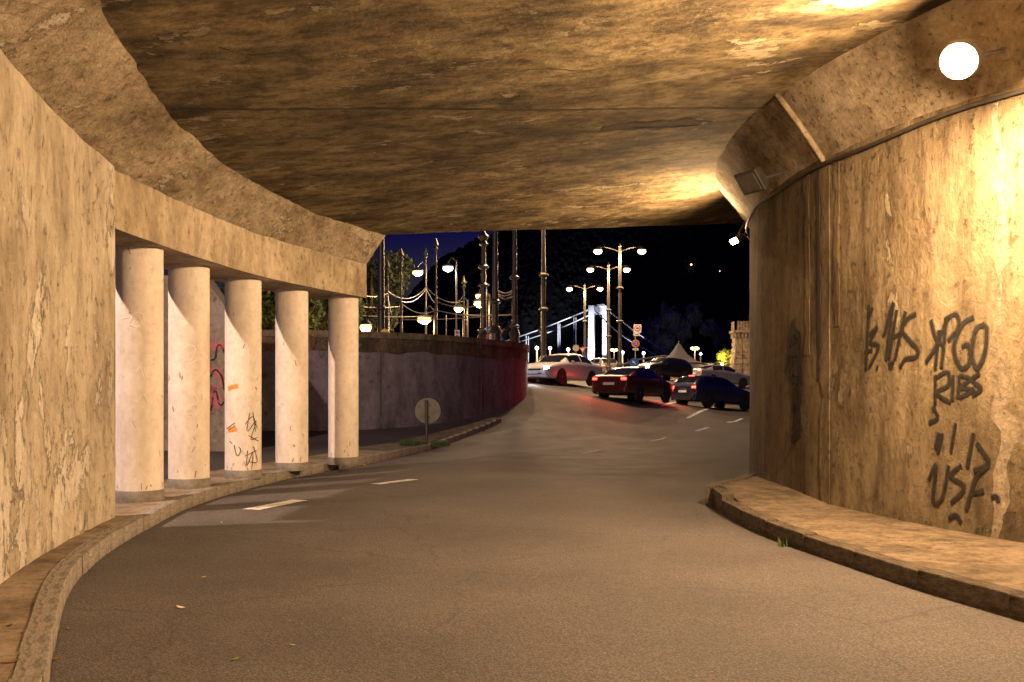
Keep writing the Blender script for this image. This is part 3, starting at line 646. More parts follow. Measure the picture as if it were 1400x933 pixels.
# ------------------------------------------------------------------ street lamps, posts, signs
def collared_pole(t, h, r0, r1, cols, base_h=.9, base_r=.22):
    lathe('base', [(base_r*1.25, -.3), (base_r*1.25, .06), (base_r, .10), (base_r*.92, base_h*.75), (base_r*1.1, base_h*.8), (base_r*.75, base_h), (r0, base_h+.05)], M_IRON, t, 14)
    lathe('shaft', [(r0, base_h), (r1, h)], M_IRON, t, 12)
    for z in cols: lathe('collar', [(r0*1.0, z-.10), (r0*1.75, z-.03), (r0*1.75, z+.02), (r0*1.0, z+.1)], M_IRON, t, 12)
def lamp_head(t, loc, arm_from, glass, power, color, scale=1.0):
    x, y, z = loc
    ax, ay, az = arm_from
    tube('arm', [(ax, ay, az), (ax*.5+x*.5, ay*.5+y*.5, az+.25), (x, y, z+.30)], .035, M_IRON, t, 6)
    hd = lathe('lamp_head', [(.03, .30), (.08, .26), (.2*scale, .14), (.26*scale, .08), (.26*scale, .05)], M_IRON, t, 14, Matrix.Translation(loc))
    lathe('bulb', [(.12*scale, .10), (.21*scale, .03), (.24*scale, -.06), (.20*scale, -.16), (.10*scale, -.24), (.02, -.26)], glass, hd, 14, Matrix.Translation(loc))
    if power: point('lamp', t, (x, y, z-.38), power, color, .15)
def street_lamp(px, d, top_y, arm_px, label, power, cols, glass=E_WARM):
    g = GP(px, d); t = tag(empty('street_lamp', g), label, 'street lamp', 'double arm street lamps on the bridge approach')
    h = P(px, top_y, d).z-g.z; a = arm_px/F*d
    collared_pole(t, h, .15, .085, [c*h for c in cols])
    for s in (-1, 1): lamp_head(t, (s*a, 0, h-.25), (0, 0, h-.3), glass, power, WARM, 1.25)
    lathe('finial', [(.085, h), (.12, h+.06), (.05, h+.16), (.01, h+.3)], M_IRON, t, 10)
    return t
street_lamp(847.5, 69, 338, 30, 'tallest lit double arm street lamp next to the zone sign', 2500, (.42, .68))
street_lamp(832, 82, 364, 25, 'lit double arm street lamp overlapping the bridge pylon', 2500, (.36, .60))
street_lamp(799.5, 97, 391, 21, 'smallest lit double arm street lamp left of the bridge pylon', 2500, (.30, .60))
def big_post(px, d, top_y, label, cols, base=None, r=.12, lamp=False):
    g = base or GP(px, d); t = tag(empty('lamp_post', g), label, 'post', 'tall cast iron posts outside the underpass'); h = P(px, top_y, d).z-g.z
    collared_pole(t, h, r, r*.62, cols, 1.1, r*1.8)
    return t
gz = lambda px, d: Vector(((px-CX)/F*d, d, RT-.12))
p743 = big_post(743, 48, 235, 'tall collared iron post standing in front of the bridge cables', [3.4, 5.05], None, .13)
g_ = GP(743, 48)
# its lamps, above the tunnel mouth's edge of view
for s in (-1, 1): lamp_head(p743, (s*1.4, 0, P(743, 240, 48).z-g_.z), (0, 0, P(743, 250, 48).z-g_.z), E_WARM, 2200, WARM, 1.2)
p703 = big_post(703.5, 42, 250, 'tall collared iron post at the rounded end of the retaining wall', [1.25, 3.3], gz(703.5, 42), .12)
p677 = big_post(677, 40, 240, 'plain dark post linked by ropes to its neighbour', [2.1, 5.6], gz(677, 40), .13)
p661 = big_post(661, 44, 322, 'ornate iron post with crowned top beside the traffic signs', [1.2, 3.2, 4.0], gz(661, 44), .14)
h661 = P(661, 322, 44).z-RT+.12
lathe('crown', [(.10, h661-.5), (.22, h661-.4), (.12, h661-.25), (.26, h661-.05), (.1, h661+.1), (.03, h661+.4)], M_IRON, p661, 12)
p521 = tag(empty('lamp_post', gz(521, 37)), 'thick steel post with small yellow disc above the coping', 'post', 'tall cast iron posts outside the underpass')
lathe('shaft', [(.14, 0), (.125, 2.4), (.11, 5.5)], M_IRON, p521, 14); lathe('collar', [(.13, 1.5), (.17, 1.55), (.17, 1.62), (.13, 1.67)], M_IRON, p521, 14)
bm = bmesh.new(); lathe_bm(bm, [(.16, -.01), (.16, .01)], 20, Matrix.Translation((.16, -.17, .65)) @ Matrix.Rotation(R(90), 4, 'X')); from_bm('disc', bm, M_YEL, p521)
tube('arm', [(0, 0, .42), (-.5, 0, .4), (.1, -.1, .42)], .03, M_IRON, p521, 6)
def cat_post(px, top_y, d, label, r=.07, fin=True):
    g = gz(px, d); t = tag(empty('catenary_post', g), label, 'post', 'tram wire posts on the plaza'); h = P(px, top_y, d).z-g.z
    lathe('shaft', [(r, 0), (r*.95, h*.5), (r*.6, h*.52), (r*.55, h-.5)], M_IRON, t, 10)
    if fin: lathe('finial', [(r*.6, h-.5), (r*1.6, h-.38), (r*.8, h-.3), (r*2.0, h-.2), (r*1.1, h-.05), (r*.2, h+.12)], M_IRON, t, 10)
    return t, g, h
cps = [cat_post(530, 359, 48, 'thin finial post nearest the thick post with the yellow disc'), cat_post(548.5, 343, 46, 'thin pale finial post below the upper orange lamp'), cat_post(582, 342, 58, 'ball topped post behind the wire crossing'),
       cat_post(596, 329, 46, 'tallest ball topped tram wire post beside the white lamp'), cat_post(634, 381, 50, 'short tram wire post beside the small orange lamp'), cat_post(610, 418, 55, 'lowest plain tram wire post without finial', .05, False)]
def plaza_lamp(px, py, d, label, glass, power, color, sc=1.0):
    g = gz(px, d); t = tag(empty('plaza_lamp', g), label, 'street lamp', 'single lamps on the plaza'); h = P(px, py, d).z-g.z
    dx = .5
    lathe('pole', [(.06, 0), (.045, h+.45)], M_IRON, t, 8, Matrix.Translation((dx, .15, 0)))
    lamp_head(t, (0, 0, h), (dx, .15, h+.4), glass, power, color, sc)
plaza_lamp(571, 372, 62, 'orange lamp high between two finial posts', E_SOD, 500, SODIUM, 1.4)
plaza_lamp(612.5, 366, 62, 'cool white lamp on the plaza', E_COOL, 350, COOL, 1.4)
plaza_lamp(580, 436, 50, 'big orange lamp low over the coping', E_SOD, 500, SODIUM, 1.5)
plaza_lamp(627, 421, 56, 'small orange lamp next to the short tram wire post', E_SOD, 300, SODIUM, 1.1)
plaza_lamp(656, 414, 52, 'orange lamp in front of the crowned iron post', E_SOD, 300, SODIUM, 1.3)
plaza_lamp(655, 404, 70, 'faint orange lamp peeking over the lamp by the crowned post', E_SOD, 200, SODIUM, 1.1)
plaza_lamp(500, 446, 40, 'orange lamp beside the end column', E_SOD, 300, SODIUM, 1.0)
# street lamp over the side road that lights the columns from outside
t = tag(empty('street_lamp', (-11.5, 8.6, 0)), 'single arm street lamp beside the side road outside the columns', 'street lamp'); collared_pole(t, 10.2, .14, .08, [3.5, 6.0])
lamp_head(t, (1.2, .2, 10.0), (0, 0, 10.0), E_WARM, 5200, (1, .72, .52), 1.3)
# overhead wires and swags
def wire(pts, r, label, sag=.3):
    a, b = pts; q = [Vector(a).lerp(Vector(b), t)-Vector((0, 0, sag*4*t*(1-t))) for t in np.linspace(0, 1, 14)]
    bm = bmesh.new(); tube_bm(bm, q, r, 5); return tag(from_bm('overhead_wire', bm, M_STEEL, None, True), label, 'wire', 'tram wires over the plaza')
for a, b, s in [((497,404,44),(530,401,48),.1), ((530,398,48),(583,393,57),.5), ((583,393,57),(634,412,50),.35), ((548,412,46),(583,395,57),.3), ((530,404,48),(548,410,46),1.0), ((497,420,44),(548,419,46),.05),
                ((548,414,46),(596,424,46),.3), ((497,432,44),(596,432,46),.05), ((596,412,46),(661,416,44),.2), ((596,424,46),(677,432,40),.1), ((634,430,50),(703,430,42),.05), ((548,437,46),(661,433,44),.05), ((583,395,57),(596,416,46),.1)]:
    wire((P(*a), P(*b)), .022, 'thin tram wire strung between the plaza posts', s)
for (y0, y1, s) in [(397, 397, .12), (403, 400, .10), (404, 405, .13)]:
    q = [P(680, y0, 40).lerp(P(702, y1, 42), t)-Vector((0, 0, s*4*t*(1-t))) for t in np.linspace(0, 1, 14)]
    bm = bmesh.new(); tube_bm(bm, q, .028, 6); tag(from_bm('rope', bm, M_PAPER, None, True), 'pale rope swag hung between two dark iron posts', 'rope', 'ropes between the iron posts')
# signs
def disc(name, r, m, parent, loc, n=28, th=.012, rot=0):
    bm = bmesh.new(); lathe_bm(bm, [(r, -th/2), (r, th/2)], n, Matrix.Translation(loc) @ Matrix.Rotation(rot, 4, 'Z') @ Matrix.Rotation(R(90), 4, 'X')); return from_bm(name, bm, m, parent)
def poly(name, pts, m, parent, loc, th=.012):
    bm = bmesh.new(); v = [bm.verts.new((loc[0]+x, loc[1]-th/2, loc[2]+z)) for x, z in pts]; bm.faces.new(v)
    r = bmesh.ops.extrude_face_region(bm, geom=bm.faces[:]); bmesh.ops.translate(bm, vec=(0, th, 0), verts=[q for q in r['geom'] if isinstance(q, bmesh.types.BMVert)]); return from_bm(name, bm, m, parent)
def tri(s): return [(-s, s*.58), (0, -s*1.16), (s, s*.58)]
def arrow(parent, loc, s, ang, m=M_SIGNW):
    pts = [(-.11,-.6), (.11,-.6), (.11,.1), (.38,.1), (0,.62), (-.38,.1), (-.11,.1)]; c, sn = math.cos(ang), math.sin(ang)
    return poly('arrow', [((x*c-z*sn)*s, (x*sn+z*c)*s) for x, z in pts], m, parent, loc, .006)
def sign_root(px, d, base, label): return tag(empty('traffic_sign', base), label, 'sign', 'traffic signs')
# round sign seen from behind on the median
g = on_ground(583, 616); d = g.y; t = sign_root(583, d, (g.x, g.y, elev(g.x, g.y)), 'round traffic sign seen from its grey back on the median'); zc_ = P(585, 562, d).z-elev(g.x, g.y)
disc('plate', .325, M_GREY, t, (.03, .05, zc_), 36); tube('post', [(0, 0, -.1), (0, 0, zc_+.28)], .035, M_IRON, t, 10)
for dz in (-.15, .15): box('clamp', -.06, .09, -.01, .046, zc_+dz-.012, zc_+dz+.012, M_IRON, t)
# group on the plaza edge
def sp(t, h): tube('post', [(0, .03, 0), (0, .03, h)], .03, M_STEEL, t, 8)
d = 41; b = gz(670, d); t = sign_root(670, d, b, 'blue disc above red and blue no parking disc on the coping'); z1, z2 = P(670,452,d).z-b.z, P(670,461,d).z-b.z; sp(t, z1+.25)
disc('plate', .17, M_BLUE, t, (0, 0, z1)); arrow(t, (0, -.01, z1), .15, R(-135)); disc('plate', .17, M_RED, t, (0, 0, z2)); disc('inner_field', .12, M_BLUE, t, (0, -.008, z2)); poly('bar', [(-.12,.09), (-.09,.12), (.12,-.09), (.09,-.12)], M_RED, t, (0, -.016, z2))
b = gz(684.5, d); t = sign_root(684, d, b, 'orange bordered triangle above blue arrow disc on the coping'); z1, z2 = P(684,453.5,d).z-b.z, P(684,465,d).z-b.z; sp(t, z1+.2)
poly('plate', tri(.19), M_ORED, t, (0, 0, z1)); poly('inner_field', tri(.12), M_SIGNW, t, (0, -.01, z1)); disc('plate', .16, M_BLUE, t, (0, 0, z2)); arrow(t, (0, -.01, z2), .14, R(135))
d = 40; b = gz(625, d); t = sign_root(625, d, b, 'small square white notice with blue figures on the coping'); z1 = P(625,456.5,d).z-b.z; sp(t, z1)
poly('plate', [(-.1,-.15), (.1,-.15), (.1,.15), (-.1,.15)], M_SIGNW, t, (0, 0, z1)); disc('blue_field', .06, M_BLUE, t, (0, -.01, z1+.05)); disc('red_field', .05, M_RED, t, (0, -.01, z1-.08))
# yield triangle seen from behind on the collared post
b = GP(743, 48); t = sign_root(743, 48, (b.x, b.y+.2, b.z), 'triangular sign seen from behind on the collared iron post'); poly('plate', tri(.29), M_GREY, t, (0, .05, P(743,455,48).z-b.z)); box('clamp', -.14, .14, -.18, .06, P(743,454,48).z-b.z-.03, P(743,454,48).z-b.z+.03, M_STEEL, t)
d = 66; b = GP(787.5, d); t = sign_root(787, d, b, 'tan round sign seen from behind near the bridge hangers'); z1 = P(787.5,476,d).z-b.z; sp(t, z1+.2); disc('plate', .22, plain('tan_sign_back', (.5,.42,.3), .6), t, (0, 0, z1))
d = 68; b = GP(796.5, d); t = sign_root(796, d, b, 'white yield triangle over blue arrow disc below the pylon'); z1, z2 = P(796.5,478,d).z-b.z, P(796.5,489,d).z-b.z; sp(t, z1+.2)
poly('plate', tri(.22), M_RED, t, (0, 0, z1)); poly('inner_field', tri(.15), M_SIGNW, t, (0, -.01, z1)); disc('plate', .19, M_BLUE, t, (0, 0, z2)); arrow(t, (0, -.01, z2), .17, R(135))
d = 52; b = GP(869, d); t = sign_root(869, d, b, 'white zone sign over blue and orange no stopping disc'); z1, z2, z3 = P(871.5,450,d).z-b.z, P(869,470,d).z-b.z, P(868.5,478,d).z-b.z; sp(t, z1+.2)
poly('zone_plate', [(-.19,-.2), (.21,-.2), (.22,.24), (-.18,.24)], M_SIGNW, t, (.08, 0, z1)); disc('red_ring', .16, M_RED, t, (.09, -.01, z1+.03)); disc('white_field', .115, M_SIGNW, t, (.09, -.018, z1+.03))
poly('car_mark', [(-.08,-.03), (.08,-.03), (.08,.01), (.045,.02), (.03,.05), (-.03,.05), (-.045,.02), (-.08,.01)], M_BLACK, t, (.09, -.027, z1+.03), .004)
poly('sub_plate', [(-.17,-.07), (.15,-.07), (.15,.07), (-.17,.07)], M_SIGNW, t, (.06, 0, z1-.29)); poly('bar_mark', [(-.1,-.015), (.1,-.015), (.1,.015), (-.1,.015)], M_BLACK, t, (.06, -.01, z1-.29), .004)
disc('no_stopping_disc', .205, M_ORED, t, (0, 0, z2)); disc('blue_field', .15, M_BLUE, t, (0, -.01, z2))
for s in (-1, 1): poly('cross_bar', [(-.12*s,.09), (-.09*s,.12), (.12*s,-.09), (.09*s,-.12)][::s], M_ORED, t, (0, -.02-.004*s, z2), .004)
poly('arrow_plate', [(-.15,-.05), (.15,-.05), (.15,.05), (-.15,.05)], M_SIGNW, t, (0, 0, z3)); poly('bar_mark', [(-.1,-.012), (.1,-.012), (.1,.012), (-.1,.012)], M_BLACK, t, (0, -.01, z3), .004)
d = 50; b = GP(867, d); t = sign_root(867, d, b, 'large blue keep left disc low under the no stopping sign'); z1 = P(867,496,d).z-b.z; sp(t, z1+.2); disc('plate', .235, M_BLUE, t, (0, 0, z1)); arrow(t, (0, -.01, z1), .21, R(-135+180))
# bollard lamps on the bridge approach
for i, (px, py, d) in enumerate([(734,476,100), (752,476,108), (777,478,112), (851,482,105), (880,483,120)]):
    b = GP(px, d); t = tag(empty('bollard_lamp', b), 'white bollard lamp along the bridge approach', 'lamp', 'white bollard lamps'); h = max(1.0, P(px, py, d).z-b.z)
    lathe('post', [(.1, 0), (.08, h-.2)], M_WHITE, t, 8); lathe('bulb', [(.1, h-.2), (.2, h-.05), (.16, h+.1), (.05, h+.16)], E_COOL, t, 10)
    point('lamp', t, (0, -.3, h+.3), 60, COOL, .1)
def twin(px, py, d, label, half, power):
    b = GP(px, d); t = tag(empty('twin_lamp', b), label, 'street lamp'); h = P(px, py, d).z-b.z
    lathe('pole', [(.1, 0), (.06, h)], M_STEEL, t, 8); tube('crossbar', [(-half, 0, h-.05), (half, 0, h-.05)], .05, M_STEEL, t, 6)
    for s in (-1, 1): lathe('bulb', [(.05, h-.16), (.24, h-.05), (.24, h+.1), (.05, h+.2)], E_SOD, t, 10, Matrix.Translation((s*half, 0, 0)))
    point('lamp', t, (0, -.4, h+.1), power, SODIUM, .15)
twin(950, 477, 110, 'orange twin lamp to the side of the conical tent', .25, 300); twin(839.5, 479, 130, 'small orange twin lamp in front of the bridge anchorage', .3, 300)
b = GP(958, 105); t = tag(empty('bollard_lamp', b), 'small bluish lamp beside the orange twin lamp', 'lamp'); h = P(958,486,105).z-b.z; lathe('post', [(.06, 0), (.05, h)], M_STEEL, t, 8); lathe('bulb', [(.06, h), (.17, h+.1), (.1, h+.25), (.02, h+.3)], E_COOL, t, 10)
# tent with a pointed roof
d = 92; b = GP(928, d); t = tag(empty('tent', b), 'grey conical canvas tent beyond the junction', 'tent')
hT = P(930,470,d).z-b.z; e0 = P(930,497,d).z-b.z
bm = bmesh.new(); rr = [(.12, hT), (.35, hT-.35), (.8, hT-1.0), (1.6, hT-1.55), (2.6, hT-1.9), (3.4, e0)]; n = 28; rings = []
for r_, z in rr: rings.append([bm.verts.new((r_*(1+.05*math.cos(k*7*2*math.pi/n)*(r_/3))*math.cos(k*2*math.pi/n), r_*math.sin(k*2*math.pi/n), z-.12*(r_/3.4)*(1-abs(math.sin(k*3.5*2*math.pi/n))))) for k in range(n)])
for a, c in zip(rings, rings[1:]):
    for k in range(n): bm.faces.new((a[k], c[k], c[(k+1) % n], a[(k+1) % n]))
bm.faces.new(rings[0][::-1]); from_bm('roof', bm, M_TENT, t, True)
lathe('side_curtain', [(3.2, -.2), (3.25, e0-.05)], M_TENT, t, 28); lathe('mast', [(.05, 0), (.05, hT+.25)], M_IRON, t, 8)
# low canopy roof beside it
g2 = P(893, 492, 96); bm = bmesh.new(); pts = [(-2.9,-.4), (-1.2,.15), (1.0,.45), (2.2,.35), (2.2,.2), (1.0,.3), (-1.2,0), (-2.9,-.55)]
vb = [bm.verts.new((x, 0, z)) for x, z in pts]; bm.faces.new(vb); r = bmesh.ops.extrude_face_region(bm, geom=bm.faces[:]); bmesh.ops.translate(bm, vec=(0, 2.5, 0), verts=[q for q in r['geom'] if isinstance(q, bmesh.types.BMVert)])
t = tag(empty('canopy', (g2.x, g2.y, GP(893, 96).z)), 'low sloping canvas canopy leaning to the conical tent', 'canopy'); o = from_bm('roof', bm, M_TENT, t); o.location = (0, 0, g2.z-GP(893, 96).z)
for x in (-2.4, 1.9): tube('post', [(x, .2, -.2), (x, .2, g2.z-GP(893, 96).z+.1)], .05, M_IRON, t, 6)
# stone gate pillar: stacked courses, corbels, crown
d = 86; b = GP(1013, d); t = tag(empty('stone_pillar', b), 'carved limestone pillar with corbelled crown beside the gate', 'pillar')
zz = lambda py: P(1013, py, d).z-b.z
s = 1/F*d
cours = [(517,507,14), (507,499,13.3), (499,491,12.6), (491,483,11.6), (483,476,11.0), (476,468,10.6), (468,461,10.2)]
for y0, y1, wd in cours:
    nblk = 2
    for k in range(nblk):
        x0 = -wd*s+k*2*wd*s/nblk; box('stone_block', x0+.01, x0+2*wd*s/nblk-.01, -wd*s*random.uniform(.98, 1.03), wd*s, zz(y0)+.012, zz(y1), M_STONE, t, None, .06)
box('core', -9.6*s, 9.6*s, -9.6*s, 9.6*s, -.4, zz(445), M_STONE, t)
for k in range(5):
    x = (-9.5+k*4.75)*s; box('corbel', x-1.3*s, x+1.3*s, -12.2*s, -9*s, zz(463), zz(456), M_STONE, t, None, .05); box('corbel', -12.2*s, -9*s, x-1.3*s, x+1.3*s, zz(463), zz(456), M_STONE, t, None, .05)
box('cornice', -13.5*s, 13.5*s, -13.5*s, 13.5*s, zz(456), zz(452.5), M_STONE, t, None, .05)
for k in range(6):
    x = (-9.5+k*3.8)*s; box('merlon', x-1.5*s, x+1.5*s, -11*s, -8*s, zz(452.5), zz(440), M_STONE, t, None, .04); box('merlon', -11*s, -8*s, x-1.5*s, x+1.5*s, zz(452.5), zz(440), M_STONE, t, None, .04)
box('cap', -9.8*s, 9.8*s, -9.8*s, 9.8*s, zz(452.5), zz(442), M_STONE, t)
# iron fence with gate posts between tent and pillar
d = 94; b = GP(978, d); t = tag(empty('iron_fence', b), 'dark iron railing between the tent and the stone pillar', 'fence')
hF = P(978,497,d).z-b.z; bm = bmesh.new()
for k in range(34): x = -1.9+k*.115; bbox(bm, x-.018, x+.018, -.018, .018, -.2, hF)
o = from_bm('railing_bars', bm, M_IRON, t); o['kind'] = 'stuff'
for z in (.25, hF-.12): box('rail', -1.95, 2.0, -.03, .03, z-.03, z+.03, M_IRON, t)
for x in (-1.95, 0, 2.0): box('post', x-.07, x+.07, -.07, .07, -.2, hF+.15, M_IRON, t)

# ------------------------------------------------------------------ bridge
BD = 620
bp_ = P(812, 492, BD); br = tag(empty('suspension_bridge', (bp_.x, bp_.y, 4)), 'floodlit white suspension bridge with portal pylon', 'bridge')
def BL(px, py, d): return P(px, py, d)-Vector((bp_.x, bp_.y, 4))
pt = empty('pylon', (0, 0, 0)); pt.parent = br
def prism(name, quad_b, quad_t, m, parent):
    bm = bmesh.new(); a = [bm.verts.new(p) for p in quad_b]; c = [bm.verts.new(p) for p in quad_t]
    for k in range(4): bm.faces.new((a[k], a[(k+1) % 4], c[(k+1) % 4], c[k]))
    bm.faces.new(a[::-1]); bm.faces.new(c); return from_bm(name, bm, m, parent)
def leg(px0, px1, d, tpx0, tpx1):
    b0, b1 = BL(px0, 494, d), BL(px1, 494, d); t0, t1 = BL(tpx0, 418, d), BL(tpx1, 418, d); dy = Vector((1.0, 4.5, 0))
    b0.z = b1.z = -3
    return prism('tower_leg', [b0, b1, b1+dy, b0+dy], [t0, t1, t1+dy, t0+dy], M_WHITE, pt)
leg(803.5, 813, BD-6, 804.5, 812); leg(823.5, 829.5, BD+14, 823.5, 829)
a0, a1, c0, c1 = BL(812, 430, BD-5), BL(824.5, 429, BD+15), BL(812, 419, BD-5), BL(824.5, 417.5, BD+15); dy = Vector((0, 4, 0))
prism('cross_beam', [a0, a1, a1+dy, a0+dy], [c0, c1, c1+dy, c0+dy], M_WHITE, pt)
a0, a1, c0, c1 = BL(806, 420, BD-6.5), BL(827, 419, BD+13), BL(806, 417.5, BD-6.5), BL(827, 416, BD+13); prism('saddle_cap', [a0, a1, a1+dy, a0+dy], [c0, c1, c1+dy, c0+dy], M_WHITE, pt)
def cable(name, pix, r): return tube(name, [BL(*q) for q in spline(pix, 30)], r, M_WHITE, br, 6)
cable('main_cable', [(804,424,BD), (760,442,BD+60), (720,457,BD+110), (670,473,BD+170)], .42)
cable('main_cable', [(824,422,BD+18), (775,445,BD+75), (725,463,BD+125), (670,479,BD+185)], .42)
cable('back_stay', [(829,423,BD+10), (870,454,BD-60), (914,485,BD-130)], .40)
cable('back_stay', [(812,424,BD), (850,458,BD-50), (900,488,BD-120)], .40)
for px, y0, d in [(763,441,BD+60), (765.5,442,BD+62), (784.5,433,BD+30), (787.5,433,BD+32), (719.5,458,BD+112), (722.5,459,BD+114), (832,430,BD+10)]:
    tube('hanger', [BL(px, y0+1, d), BL(px, 496, d)], .28, M_WHITE, br, 5)
box('deck', -130, 60, 0, 12, 8.5, 10.5, M_STEEL, br)
for (px, d_, z0, aim, pw, ang) in [(806, BD-28, 6, (808,455,BD), 5.0e4, 40), (826, BD-8, 6, (826,455,BD+14), 4.0e4, 40), (770, BD+30, 9, (775,440,BD+50), 5e4, 60), (730, BD+75, 9, (725,458,BD+110), 4e4, 60), (865, BD-85, 6, (868,455,BD-60), 4e4, 60)]:
    lp = BL(px, 500, d_); lp.z = z0; spot('bridge_floodlight', br, lp, BL(*aim)-lp, pw*3, COOL, ang, .6, .6)

# ------------------------------------------------------------------ hill with woods, rocks and house lamps
def ridge(x): 
    px = CX+x/900*F
    y = np.interp(px, [-400, 300, 440, 520, 560, 600, 640, 690, 780, 1100, 1500, 2200], [470, 470, 455, 432, 405, 357, 333, 312, 262, 230, 225, 300]); return 1.45+(537-y)/F*900
hx = np.linspace(-750, 1000, 240); hs = np.linspace(0, 1, 26); verts = []
for x in hx:
    top = ridge(x)
    for s_ in hs:
        n_ = noise.noise(Vector((x*.02, s_*3, 0)))*6+noise.noise(Vector((x*.08, s_*9, 2)))*3; z = 3+(top-3)*(s_**.75)+n_*min(1, s_*3)
        verts.append((x, 760+s_*150, z))
for x in hx: verts.append((x, 1000, 0))
nb = len(hx)*26; faces = [f[::-1] for f in grid_faces(len(hx), 26)]+[(i*26+25, nb+i, nb+i+1, (i+1)*26+25) for i in range(len(hx)-1)]
tag(mesh_obj('hill', verts, faces, M_HILL, smooth=True), kind='structure')
bm = bmesh.new(); ico = bmesh.new(); bmesh.ops.create_icosphere(ico, subdivisions=1, radius=1); iv = [v.co.copy() for v in ico.verts]; ifc = [[v.index for v in f.verts] for f in ico.faces]; ico.free()
wv, wf = [], []
for k in range(14000):
    x = random.uniform(-330, 420); s_ = random.random()**.6; top = ridge(x); z = 3+(top-3)*(s_**.75); sz = random.uniform(.8, 3.0)
    c = Vector((x, 760+s_*150, z+sz*.6)); o_ = len(wv)
    for v in iv: wv.append(c+Vector((v.x*sz*random.uniform(.7, 1.2), v.y*sz, v.z*sz*random.uniform(.8, 1.5))))
    for f in ifc: wf.append([o_+i for i in f])
tag(mesh_obj('hill_woods', wv, wf, M_HILL, smooth=True), 'dark wooded hillside far behind the bridge', 'woods', None, 'stuff')
for i, (px, py) in enumerate([(872,462), (893,452), (905,470), (935,452), (948,430), (968,448), (912,440), (985,462)]):
    c = P(px, py, 752+i*2); bm = bmesh.new(); bmesh.ops.create_icosphere(bm, subdivisions=4, radius=1)
    for v in bm.verts:
        n_ = 1+.6*noise.noise(v.co*1.7+Vector((i*5, 0, 0)))+.35*noise.noise(v.co*5+Vector((i*3, 1, 0))); v.co = Vector((v.co.x*random.Random(i).uniform(4, 8)*n_, v.co.y*9*n_, v.co.z*random.Random(i+9).uniform(6, 12)*n_))
    tag(from_bm('rock_outcrop', bm, M_ROCK, None, True, c), 'pale rock outcrop on the dark hillside', 'rock', 'rocks on the hillside')
for i, (px, py) in enumerate([(945,362), (985,371), (974,390), (899,375)]):
    top = None; c = P(px, py, 775+ (537-py)*.28)
    t = tag(empty('hill_lamp', c), ['faint warm lamp highest on the dark hill', 'brightest warm lamp on the dark hill', 'lowest warm lamp on the dark hill', 'lonely warm lamp on the hill above the zone sign'][i], 'lamp', 'lamps on the hillside')
    lathe('pole', [(.15, -12), (.1, -.6)], M_IRON, t, 6); lathe('bulb', [(.3, -.7), (1.0 if i != 3 else .7, 0), (.3, .7)], E_SOD, t, 10)
hl = tag(empty('hill_floodlight', P(930, 495, 640)), 'floodlight at the foot of the hill rocks', 'floodlight')
box('housing', -.6, .6, -.4, .4, -3, 0, M_DARK, hl); spot('lamp', hl, (0, 1, .5), P(930, 450, 760)-P(930, 495, 640), 1.0e4, COOL, 30, .9, 1)

# ------------------------------------------------------------------ trees
def tree(name, base, h, crown_r, crown_h, m, label, n_leaf=5000, ls=.16, seed=1, trunk_h=None):
    rnd = random.Random(seed); t = tag(empty(name, base), label, 'tree' if h > 2 else 'bush')
    th = trunk_h or h*.45; bm = bmesh.new(); tube_bm(bm, [(0, 0, -.1), (.05, 0, th*.5), (0, .05, th), (.05, .1, h*.8)], [h*.03, h*.024, h*.018, h*.006], 8)
    cl = []
    for k in range(14):
        a = rnd.uniform(0, 6.28); r_ = crown_r*rnd.uniform(.3, .85); z = h-crown_h+crown_h*rnd.uniform(.12, .92); c = Vector((r_*math.cos(a), r_*math.sin(a), z)); cl.append((c, crown_r*rnd.uniform(.28, .5)))
        tube_bm(bm, [(0, 0, th*rnd.uniform(.7, 1)), c*.5+Vector((0, 0, th*.5)), c], [h*.012, h*.008, h*.003], 5)
    from_bm('trunk', bm, M_BARK, t, True)
    v, f = [], []
    for k in range(n_leaf):
        c, r_ = cl[rnd.randrange(len(cl))]; d = Vector((rnd.gauss(0, 1), rnd.gauss(0, 1), rnd.gauss(0, .8))).normalized()*r_*rnd.random()**.4
        p = c+d; u = Vector((rnd.gauss(0, 1), rnd.gauss(0, 1), rnd.gauss(0, 1))).normalized(); w_ = u.orthogonal().normalized(); s_ = ls*rnd.uniform(.6, 1.3); o_ = len(v)
        v += [p-u*s_, p+w_*s_*.45, p+u*s_, p-w_*s_*.45]; f.append((o_, o_+1, o_+2, o_+3))
    mesh_obj('crown', v, f, m, t); return t
tree('tree', gz(372, 46), 4.6, 2.0, 3.6, M_LEAF, 'leafy green tree above the coping seen between the columns', 7000, .13, 2)
tree('tree', gz(438, 47), 4.0, 1.8, 3.2, M_LEAF, 'lower green tree above the coping before the end column', 7000, .13, 3)
tree('tree', gz(507, 75), 9.5, 3.0, 7.5, M_LEAF2, 'dark tall tree behind the thick steel post', 8000, .22, 4)
tree('tree', gz(400, 70), 9.0, 4.0, 7.0, M_LEAF2, 'dark broad tree behind the lower green tree', 8000, .22, 5)
tree('bush', GP(996, 91), 2.2, 1.4, 1.7, M_LEAF3, 'bright yellow green bush leaning on the stone pillar', 4500, .10, 6, .6)
b = GP(990, 90); t = tag(empty('garden_lamp', (b.x-.3, b.y-.6, b.z)), 'small warm lamp glowing in front of the yellow green bush', 'lamp'); lathe('post', [(.05, 0), (.04, 1.0)], M_IRON, t, 8); lathe('bulb', [(.05, 1.0), (.14, 1.1), (.08, 1.25), (.02, 1.3)], E_SOD, t, 10); point('lamp', t, (0, -.3, 1.8), 600, SODIUM, .1)
